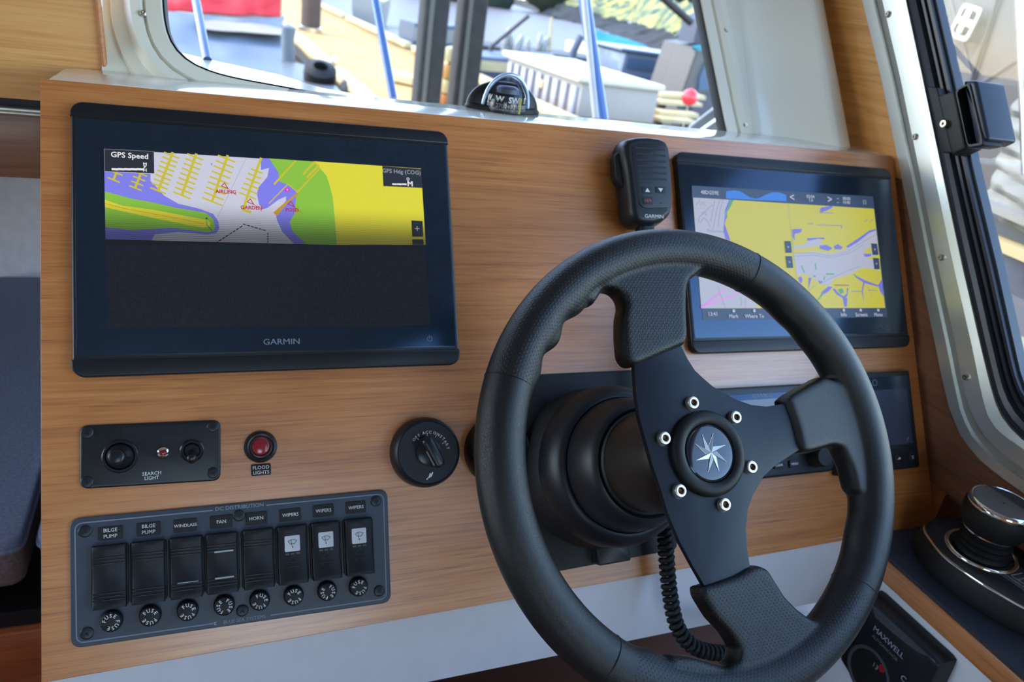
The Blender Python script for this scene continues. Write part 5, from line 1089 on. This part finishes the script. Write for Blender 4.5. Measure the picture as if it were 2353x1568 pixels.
# fender cluster at the near left kerb
ft_ = thing('black_fender', 'pair of black rubber dock fenders by the left kerb of the walkway', 'fender', Matrix.Translation(hz(735, 172, .42)))
for dx, dz_, r_ in ((0, 0, .16), (.28, -.12, .13)): mb = MB(); mb.lathe([(r_ * .45, -.10), (r_ * .95, -.07), (r_, 0), (r_ * .95, .07), (r_ * .45, .10), (r_ * .40, .03)], 24, M=Matrix.Translation((dx, -dx * .8, dz_)) @ Matrix.Rotation(.5, 4, 'X')); obj('fender_ring', mb, M_rub, ft_)
# orange and cream buoys between the dark piles
bo = thing('orange_fender', 'orange and cream striped fender seen between the two dark piles', 'fender', Matrix.Translation(fy(1034, 165, 7.0)))
for k, (c_, z_) in enumerate((('e8d9a0', .16), ('e0a04a', .0), ('e9cf90', -.14), ('d98a34', -.28))): mb = MB(); mb.lathe([(.02, -.08), (.075, -.06), (.085, 0), (.075, .06), (.02, .08)], 20, M=Matrix.Translation((0, 0, z_))); obj('band', mb, pbr('fender_band_%d' % k, c_, .5), bo)
# tarp-covered boat on the left
random.seed(3)
def cloth(name, pts_grid, m, lab, cat, amp=.03, fr_=3, th=.01):
    mb = MB(); L = []
    for row in pts_grid: L.append([p + Vector((0, -amp * abs(noise.noise(p * fr_)) - amp * .7 * noise.noise(p * fr_ * 2.7), amp * noise.noise(p * fr_ + Vector((5, 1, 2))))) for p in row])
    mb.layers(L, 0, None, False, False, closed=False); L2 = [[p + Vector((0, th, -th)) for p in r_] for r_ in L]; mb.layers([list(reversed(r_)) for r_ in L2], 0, None, False, False, closed=False)
    o = obj(name, mb, m, ang=70); tag(o, lab, cat); return o
def grid(c00, c10, c01, c11, nu, nv): return [[c00.lerp(c10, i / nu).lerp(c01.lerp(c11, i / nu), j / nv) for i in range(nu + 1)] for j in range(nv + 1)]
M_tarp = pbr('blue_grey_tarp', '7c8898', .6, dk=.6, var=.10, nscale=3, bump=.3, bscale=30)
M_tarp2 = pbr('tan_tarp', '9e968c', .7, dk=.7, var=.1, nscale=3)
cloth('boat_tarp', grid(fy(300, 230, 5.6), fy(640, 230, 5.6), fy(300, 20, 6.6), fy(648, 48, 6.9), 40, 26), M_tarp, 'slack blue-grey tarpaulin over a boat, left in the windscreen', 'tarpaulin', .09, 1.6)
cloth('tarp_top', grid(fy(455, 66, 6.4), fy(645, 80, 6.5), fy(450, 22, 6.9), fy(655, 36, 7.2), 26, 10), M_tarp2, 'tan upper flap of cloth between the red cover and the blue-grey tarpaulin', 'cloth', .04, 2)
cloth('red_cover', grid(fy(370, 28, 6.7), fy(645, 38, 7.0), fy(370, -50, 7.0), fy(650, -50, 7.3), 40, 18), pbr('red_cloth', 'e22c30', .6, dk=.7, var=.2, nscale=8), 'bright red boat cover at the top left of the windscreen', 'cloth', .05, 3)
mb = MB(); mb.slab([(-.8, 6.0), (1.38, 6.0), (1.38, 8.6), (.6, 9.4), (-.8, 9)], -.1, .35, .03); tag(obj('covered_hull', mb, M_gelp), 'pale hull under the blue-grey tarpaulin beside the walkway', 'boat')
bx = thing('mooring_bollard', 'small grey bollard beside the dark fenders at the left kerb', 'bollard', Matrix.Translation(hz(660, 150, .3))); mb = MB(); mb.lathe([(.09, 0), (.07, .28), (.085, .36), (.085, .41), (.02, .44)], 20); obj('bollard_post', mb, pbr('bollard', '8f989f', .5), bx)
# boats beyond
def boat(name, lab, c, L_, B_, H_, hullm, rot=0, cab=None, stripe=None, cabm=None, glass=True, sheer=.25):
    root = thing(name, lab, 'boat', Matrix.Translation(c) @ Matrix.Rotation(rot, 4, 'Z')); N = 14; Lr = []
    for i in range(N + 1):
        t = i / N; x = (t - .5) * L_; b_ = B_ / 2 * (1 - max(0, (t - .55) / .45) ** 2.2) * (.9 + .1 * min(1, t * 5)); z = H_ * (1 + sheer * t * t)
        Lr.append([(x, -b_ * .8, 0), (x, -b_ * .98, z * .6), (x, -b_, z * .94), (x, -b_ * .97, z), (x, b_ * .97, z), (x, b_, z * .94), (x, b_ * .98, z * .6), (x, b_ * .8, 0)])
    mb = MB(); mb.layers(Lr); obj('hull', mb, hullm, root, ang=40)
    if stripe:
        for s in (-1, 1): mb = MB(); mb.layers([[(p[2 if s < 0 else 5][0], p[2 if s < 0 else 5][1] + s * .012, p[2][2] - .02), (p[2][0], p[2 if s < 0 else 5][1] * .985 + s * .012, p[2][2] - .02 - H_ * .28)] for p in Lr], 0, None, False, False, closed=False); obj('stripe', mb, stripe, root)
    if cab:
        x0, x1, h0, h1, wd = cab; z0 = H_ * .98; P = [(x0, z0), (x1 + .25 * (h1), z0), (x1, z0 + h1), (x0 + .1 * h1, z0 + h1)]
        F_ = fr(Vector((0, 0, 0)), Vector((1, 0, 0)), Vector((0, 0, 1)), Vector((0, -1, 0))); mb = MB(); mb.slab(rpoly(P, .06), -wd / 2, wd / 2, .04, .04, 0, F_); cb_ = obj('cabin', mb, cabm or M_gel, root, ang=50)
        mb = MB(); mb.box(((x0 + x1) / 2, 0, z0 + h1 + .02), (x1 - x0 + .15, wd + .12, .05), bev=.02); obj('cabin_roof', mb, cabm or M_gel, root)
        k = max(1, int((x1 - x0) / .75)); 
        for i in range(k):
            xa = x0 + (x1 - x0) * (i + .12) / k; xb = x0 + (x1 - x0) * (i + .88) / k
            mb = MB(); mb.slab(rrect((xa + xb) / 2, z0 + h1 * .58, xb - xa, h1 * .42, .05), wd / 2 - .01, wd / 2 + .012, .004, 0, 0, F_); obj('window', mb, M_bwin, cb_)
    return root
M_bwin = pbr('boat_window', '5b7896', .15, coat=.4)
M_teal = pbr('teal_canvas', '46b3c6', .6); M_rust = pbr('rust_red', '8e3f2c', .6); M_hdark = pbr('hull_dark', '4a423e', .6); M_bluef = pbr('hull_blue_grey', '66748c', .5)
def at2(px, py, z): p = hz(px, py, z); return p
c = fy(1475, 195, 11.5); boat('cabin_cruiser', 'blue-grey cabin boat with two side windows behind the grey dock box', Vector((c.x, 11.5, -.1)), 2.6, 1.6, c.z + .1 + .12, M_gelp, 0, (-.80, .80, 0, .42, 1.2), cabm=pbr('cabin_blue_white', '7f8ea8', .35, coat=.3), sheer=.05)
c = fy(1425, 118, 19); boat('canvas_topped_boat', 'white boat under a turquoise canvas in front of the dark bank', Vector((c.x + .3, 19, -.1)), 3.2, 1.6, c.z + .18, M_kerb, 0, sheer=.1)
cloth('boat_canvas', grid(fy(1352, 103, 18.4), fy(1490, 108, 18.4), fy(1352, 62, 18.8), fy(1420, 82, 18.8), 24, 8), M_teal, 'turquoise canvas sloping down over the white boat near the dark bank', 'canvas', .04, 1.5)
c = fy(1262, 140, 15); boat('long_workboat', 'long low boat with a rust-red side stripe behind the dock box', Vector((c.x, 15, -.1)), 3.6, 1.5, c.z + .28, M_hdark, 0, stripe=M_rust, sheer=.05)
c = fy(935, 95, 14); boat('small_dinghy', 'grey dinghy with white gunwale left of the dark piles', Vector((c.x + .55, 14, -.1)), 1.2, .8, c.z + .45, M_bluef, .15, stripe=M_gel, sheer=.1)
c = fy(840, 45, 24); boat('white_skiff', 'white skiff moored along the far right kerb of the walkway', Vector((c.x + .6, 26, -.1)), 2.4, 1.0, .8, M_gel, 1.2)
c = fy(1180, 150, 12); boat('grey_launch', 'cream-topped launch just above the compass', Vector((c.x - .1, 12, -.1)), 1.7, 1.1, c.z + .22, M_bluef, .1, stripe=M_kerb)
for i, (px, py, Y) in enumerate(((1172, 88, 13), (1160, 100, 13), (1192, 104, 13), (1215, 112, 14), (1240, 98, 15), (1252, 105, 15))):
    p = fy(px, py, Y); o = thing('white_fender', ['white fender hanging left of the cluster above the compass', 'short white fender lowest left above the compass', 'white fender right of the cluster above the compass', 'white fender standing apart, just right of the compass', 'slim white fender beside the red-striped boat', 'slim white fender nearest the thick bow rail stanchion'][i], 'fender', Matrix.Translation(p) @ Matrix.Rotation(.25 * (i % 3 - 1), 4, 'Y')); mb = MB(); mb.lathe([(.015, .19), (.03, .17), (.055, .13), (.06, 0), (.055, -.13), (.02, -.17)], 16); obj('fender_body', mb, M_gel, o); mb = MB(); mb.tube([(0, 0, -.16), (0, 0, -.2 - p.z)], .008, 6); obj('line', mb, M_kerb, o)
for i, (p0, p1, Y) in enumerate((((1128, 108), (1215, 36), 12.5), ((1262, 128), (1268, 40), 15), ((1318, 118), (1335, 82), 13))):
    a, b_ = fy(*p0, Y), fy(*p1, Y); mb = MB(); mb.tube([Vector((a.x, a.y, -.1)), a + Vector((0, 0, -.05)), a, b_], (.035, .03, .07)[i], 10); tag(obj('boat_spar', mb, (pbr('spar_dark', '4a4348', .5), M_kerb, M_bluef)[i]), ['dark slanting boom right of the dark piles', 'pale upright mast over the red-striped boat', 'short blue slanting strut by the thick bow rail stanchion'][i], 'spar')
# ribbed dock box
YX = 7.0
pA, pB, pC, pD = fy(1350, 190, YX), fy(1525, 214, YX), fy(1522, 300, YX), fy(1322, 290, YX)
bxr = thing('dock_box', 'large grey dock box with ribbed side and white lid beyond the windscreen', 'box', Matrix.Translation((pD.x, YX, zdk)))
wB = (pB.x - pA.x); hB = pA.z - zdk; dB = 2.3
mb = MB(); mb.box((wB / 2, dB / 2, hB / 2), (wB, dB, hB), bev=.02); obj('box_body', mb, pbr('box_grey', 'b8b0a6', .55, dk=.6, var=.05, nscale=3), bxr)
for k in range(9): mb = MB(); mb.box((-.015, .12 + k * .25, hB / 2 - .02), (.06, .12, hB - .08), bev=.015); obj('rib', mb, pbr('rib_grey', 'b4b4be', .5, dk=.65), bxr)
mb = MB(); mb.box((wB / 2 - .02, dB / 2, hB + .03), (wB + .12, dB + .10, .07), bev=.02); obj('lid', mb, pbr('lid_white', 'e0d8c2', .5, dk=.7), bxr)
mb = MB(); mb.box((-.055, 1.0, hB * .55), (.02, .16, .09), bev=.008); obj('latch', mb, M_kerb, bxr)
# red ball float
p = fy(1585, 224, 5.5); rb = thing('ball_fender', 'bright red ball float low at the right of the windscreen', 'fender', Matrix.Translation(p)); r_ = .074
mb = MB(); mb.lathe([(r_ * .12, -r_ * .99)] + [(r_ * cos(radians(a)), r_ * sin(radians(a))) for a in range(-75, 76, 15)] + [(r_ * .14, r_ * .99), (r_ * .12, r_ * 1.08)], 32); obj('ball', mb, pbr('ball_red', 'ff2018', .35, coat=.4, dk=.9), rb, ang=70)
mb = MB(); mb.tube([(0, 0, -r_), (0, 0, -.1 - p.z)], .006, 6); obj('stem', mb, M_kerb, rb)
# dark launch with a window, right edge
c = fy(1645, 215, 9.0); lx = thing('dark_cruiser', 'grey brown cruiser side with window at the right edge of the windscreen', 'boat')
mb = MB(); prY(mb, [(1602, 108), (1790, 95), (1830, 300), (1540, 300), (1565, 215)], 9.0, .9); obj('cabin_side', mb, pbr('cruiser_taupe', '756b63', .5), lx)
mb = MB(); prY(mb, [(1622, 145), (1700, 130), (1710, 205), (1606, 208), (1608, 180)], 8.96, .05); obj('window', mb, M_bwin, lx)
mb = MB(); prY(mb, [(1592, 220), (1830, 215), (1840, 262), (1580, 262)], 8.9, .1); obj('hull_stripe', mb, pbr('aubergine', '5a5060', .5), lx)
mb = MB(); prY(mb, [(1592, 100), (1606, 45), (1660, 20), (1666, 110)], 9.05, .4); obj('windscreen_frame', mb, pbr('frame_slate', '505468', .5), lx)
mb = MB(); prY(mb, [(1596, 108), (1660, 96), (1668, 108), (1604, 118)], 8.94, .1); obj('teal_band', mb, M_teal, lx)
a, b_ = fy(1516, -12, 8.8), fy(1588, 52, 8.8); mb = MB(); mb.tube([a, b_], .05, 12); tag(obj('boom', mb, pbr('boom_black', '34363a', .5)), 'thick black boom slanting across the grassy bank, top right', 'spar')
ds = thing('dock_stairs', 'pale boarded steps right of the grey dock box, below the ball float', 'steps')
for i, (yy, hh) in enumerate(((215, 9), (232, 8), (256, 10), (272, 8))): mb = MB(); prY(mb, [(1518, yy), (1622 - i * 8, yy + 6), (1622 - i * 8, yy + 6 + hh), (1518, yy + hh)], 8.2 - .2 * i, .25); obj('step', mb, M_kerb, ds)
for px in (1528, 1590):
    q0 = fy(px, 230, 8.3); mb = MB(); mb.box((q0.x, 8.35, (q0.z - .15) / 2), (.08, .08, q0.z + .15)); obj('post', mb, M_dkp, ds)
a, b_ = fy(1590, 288, 1.6), fy(1648, 243, 1.6); mb = MB(); mb.tube([a + (a - b_) * .2 + Vector((0, 0, -1.2)), a - (b_ - a) * .08, a, b_, b_ + (b_ - a) * 1.5], .0045, 10); tag(obj('bow_rail', mb, M_gel), 'short bright white rail tube at the lower right of the windscreen', 'rail')
a, b_ = fy(1610, 300, 1.8), fy(1655, 268, 1.8); mb = MB(); mb.tube([a + Vector((-.02, 0, -1.25)), a - (b_ - a) * .1, a, b_, b_ + (b_ - a) * 1.5], .006, 10); tag(obj('bow_rail', mb, M_steel), 'dull steel rail tube just under the bright white one', 'rail')
# bank: dark stone foot, grass slope
bk = [(1120, -4), (1196, 15), (1272, 43), (1334, 56), (1370, 66), (1430, 90), (1490, 112), (1568, 148), (1640, 195), (1800, 300)]
tp = [(1120, -20), (1196, -2), (1328, 14), (1380, 38), (1448, 50), (1500, 66), (1548, 82), (1600, 100), (1680, 120), (1820, 170)]
B0 = [hz(a, b_, -.12) for a, b_ in bk]
def vert_at(px, py, P, k):   # point above P's ground spot pushed back by factor k
    d = ray(px, py); t = ((P - CAM).length * k) / d.length; return CAM + d * t
T0 = [vert_at(a, b_, P, 1.06) for (a, b_), P in zip(tp, B0)]
def strip(A, B_, nu, nv, amp, f):
    def at_(P, t): t = t * (len(P) - 1); i = min(int(t), len(P) - 2); return P[i].lerp(P[i + 1], t - i)
    return [[(lambda p, sc__: p + Vector((noise.noise(p * f), noise.noise(p * f + Vector((9, 0, 0))), noise.noise(p * f + Vector((0, 9, 0))))) * amp * sc__)(at_(A, i / nu).lerp(at_(B_, i / nu), j / nv), min(1, (at_(A, i / nu) - CAM).length / 30)) for i in range(nu + 1)] for j in range(nv + 1)]
mb = MB(); mb.layers(strip(B0, T0, 160, 16, .35, .8), 0, None, False, False, closed=False); struct('bank_foot', mb, pbr('dark_stone', '2e2d2c', .9, var=.3, nscale=1.2, bump=.5, bscale=4), ang=80)
G0 = [vert_at(a, b_, P, 1.45) for (a, b_), P in zip([(1120, -70), (1196, -60), (1328, -50), (1380, -40), (1448, -35), (1500, -15), (1548, 0), (1600, 10), (1680, 30), (1820, 60)], B0)]
m, n, l, b = mat('grass'); tc = n.new('ShaderNodeTexCoord'); nz = n.new('ShaderNodeTexNoise'); nz.inputs['Scale'].default_value = .8; nz.inputs['Detail'].default_value = 8; l.new(tc.outputs['Object'], nz.inputs['Vector'])
cr = n.new('ShaderNodeValToRGB'); e = cr.color_ramp.elements; e[0].position = .42; e[0].color = lin('3f4f42'); e[1].position = .62; e[1].color = lin('9a9448'); l.new(nz.outputs['Fac'], cr.inputs[0]); l.new(cr.outputs[0], b.inputs['Base Color']); b.inputs['Roughness'].default_value = .95
mb = MB(); mb.layers(strip(T0, G0, 160, 20, .5, .6), 0, None, False, False, closed=False); struct('bank_grass', mb, m, ang=80)
# tree line and sheds far off, mostly above the frame
for i in range(16):
    x = -60 + i * 17.5; mb = MB(); L = []; bs = Vector((x, 95 + 4 * sin(i * 2.1), 3.4)); hh = 5.2 + 1.6 * sin(i * 1.7)
    for k in range(17):
        a = pi * k / 16; L.append([(lambda d_: bs + Vector((d_.x * 7.0, d_.y * 5, d_.z * hh)) * (1 + .34 * noise.noise(d_ * 2.2 + bs) + .16 * noise.noise(d_ * 6 + bs)))(Vector((sin(a) * cos(2 * pi * j / 32), sin(a) * sin(2 * pi * j / 32), -cos(a)))) for j in range(32)])
    mb.layers(L); o = obj('tree', mb, pbr('tree_green', '3e4d38', .9, var=.35, nscale=.6, bump=.6, bscale=2) if i == 0 else bpy.data.materials['tree_green'], ang=180); tag(o, 'dark green tree of the distant shoreline', 'tree', 'trees on the far shore')
# neighbour boat seen through the starboard window
XN = 2.0
nb = thing('neighbour_cruiser', 'pale boat side close alongside, seen through the starboard window', 'boat')
def prX(mb, pts, x, dep, mi=0): return mb.poly3([sx(a, b_, x) for a, b_ in pts], mi, th=(dep, 0, 0))
M_pink = pbr('cover_taupe', '7a736f', .6, var=.08, nscale=2)
mb = MB(); prX(mb, [(2080, -120), (2420, -120), (2420, 520), (2200, 440)], XN, .06); obj('side_curtain', mb, M_pink, nb)
mb = MB(); mb.tube([sx(2301, -30, XN - .01), sx(2231, 186, XN - .01)], .0045, 8); obj('seam_cord', mb, pbr('cord_grey', '5f5a58', .6), nb)
mb = MB(); mb.tube([sx(2176, -30, XN - .005), sx(2240, 200, XN - .005)], .002, 6); mb.tube([sx(2240, 200, XN - .005), sx(2400, 95, XN - .005)], .002, 6); obj('seam', mb, M_gelp, nb)
mb = MB(); mb.tube([sx(2345, -30, XN - .25), sx(2362, 400, XN - .25)], .012, 14); obj('stanchion', mb, M_chrome, nb)
cl_ = sx(2222, 52, XN - .02); cM = WXF(cl_.x) @ Matrix.Translation((-cl_.y, cl_.z, 0)) @ Matrix.Rotation(radians(-10), 4, 'Z')
mb = MB(); P_ = rrect(0, 0, .068, .085, .012); Pi = angsort(rrect(0, 0, .046, .062, .008), (0, 0), 60); Po = angsort(P_, (0, 0), 60)
mb.layers([[(x, y, z) for x, y in p] for p, z in ((Pi, 0), (Pi, .008), (Po, .008), (Po, 0))], 0, cM, False, False); ck = obj('buckle', mb, M_gel, nb)
mb = MB(); mb.box((0, 0, .004), (.05, .02, .008), 0, cM, bev=.003); mb.box((-.004, .0, .006), (.018, .058, .006), 0, cM, bev=.002); obj('buckle_bar', mb, M_steel, ck)
tg = grid(sx(2256, 478, XN - .12), sx(2460, 590, XN - .12), sx(2365, 180, XN + .0), sx(2460, 180, XN + .0), 40, 40)
mb = MB(); L = []
for j, row in enumerate(tg): L.append([p + Vector((-.016 * abs(sin(j * .55 + 2.5 * noise.noise(p * 3))) - .02 * noise.noise(p * 9) - .012 * noise.noise(p * 24), 0, 0)) for p in row])
mb.layers(L, 0, None, False, False, closed=False); tag(obj('folded_sailcloth', mb, pbr('sailcloth', 'b3b0a6', .7)), 'crumpled white cloth heaped outside the starboard window', 'cloth')
mb = MB(); prX(mb, [(2240, 452), (2420, 525), (2420, 550), (2246, 474)], XN - .16, .2); obj('deck_edge', mb, M_gel, nb)
mb = MB(); prX(mb, [(2240, 470), (2420, 545), (2420, 640), (2250, 560)], XN - .10, .1); obj('topside', mb, M_gelp, nb)
mb = MB(); prX(mb, [(2250, 538), (2420, 602), (2420, 632), (2258, 562)], XN - .17, .12); obj('rub_rail', mb, M_kerb, nb)
mb = MB(); prX(mb, [(2250, 560), (2420, 628), (2420, 860), (2300, 800)], XN - .08, .1); obj('lower_hull', mb, pbr('hull_lilac', '9a9ba8', .4, coat=.2, var=.03), nb)
df = thing('finger_dock', 'cream edged dock planks below the neighbouring boat, far right', 'dock')
mb = MB(); prX(mb, [(2280, 776), (2440, 850), (2440, 880), (2300, 812)], XN - .3, .1); obj('kerb', mb, M_kerb, df)
for k in range(5): mb = MB(); z_ = sx(2353, 850, XN - .3).z - .05; mb.box((XN - .42, -.9 + k * .30, z_), (.5, .28, .03), bev=.006); obj('plank', mb, wood('red_plank_%d' % k, '8a5a44', 'a87660', 'b98a72', 'X', fine=.4), df)
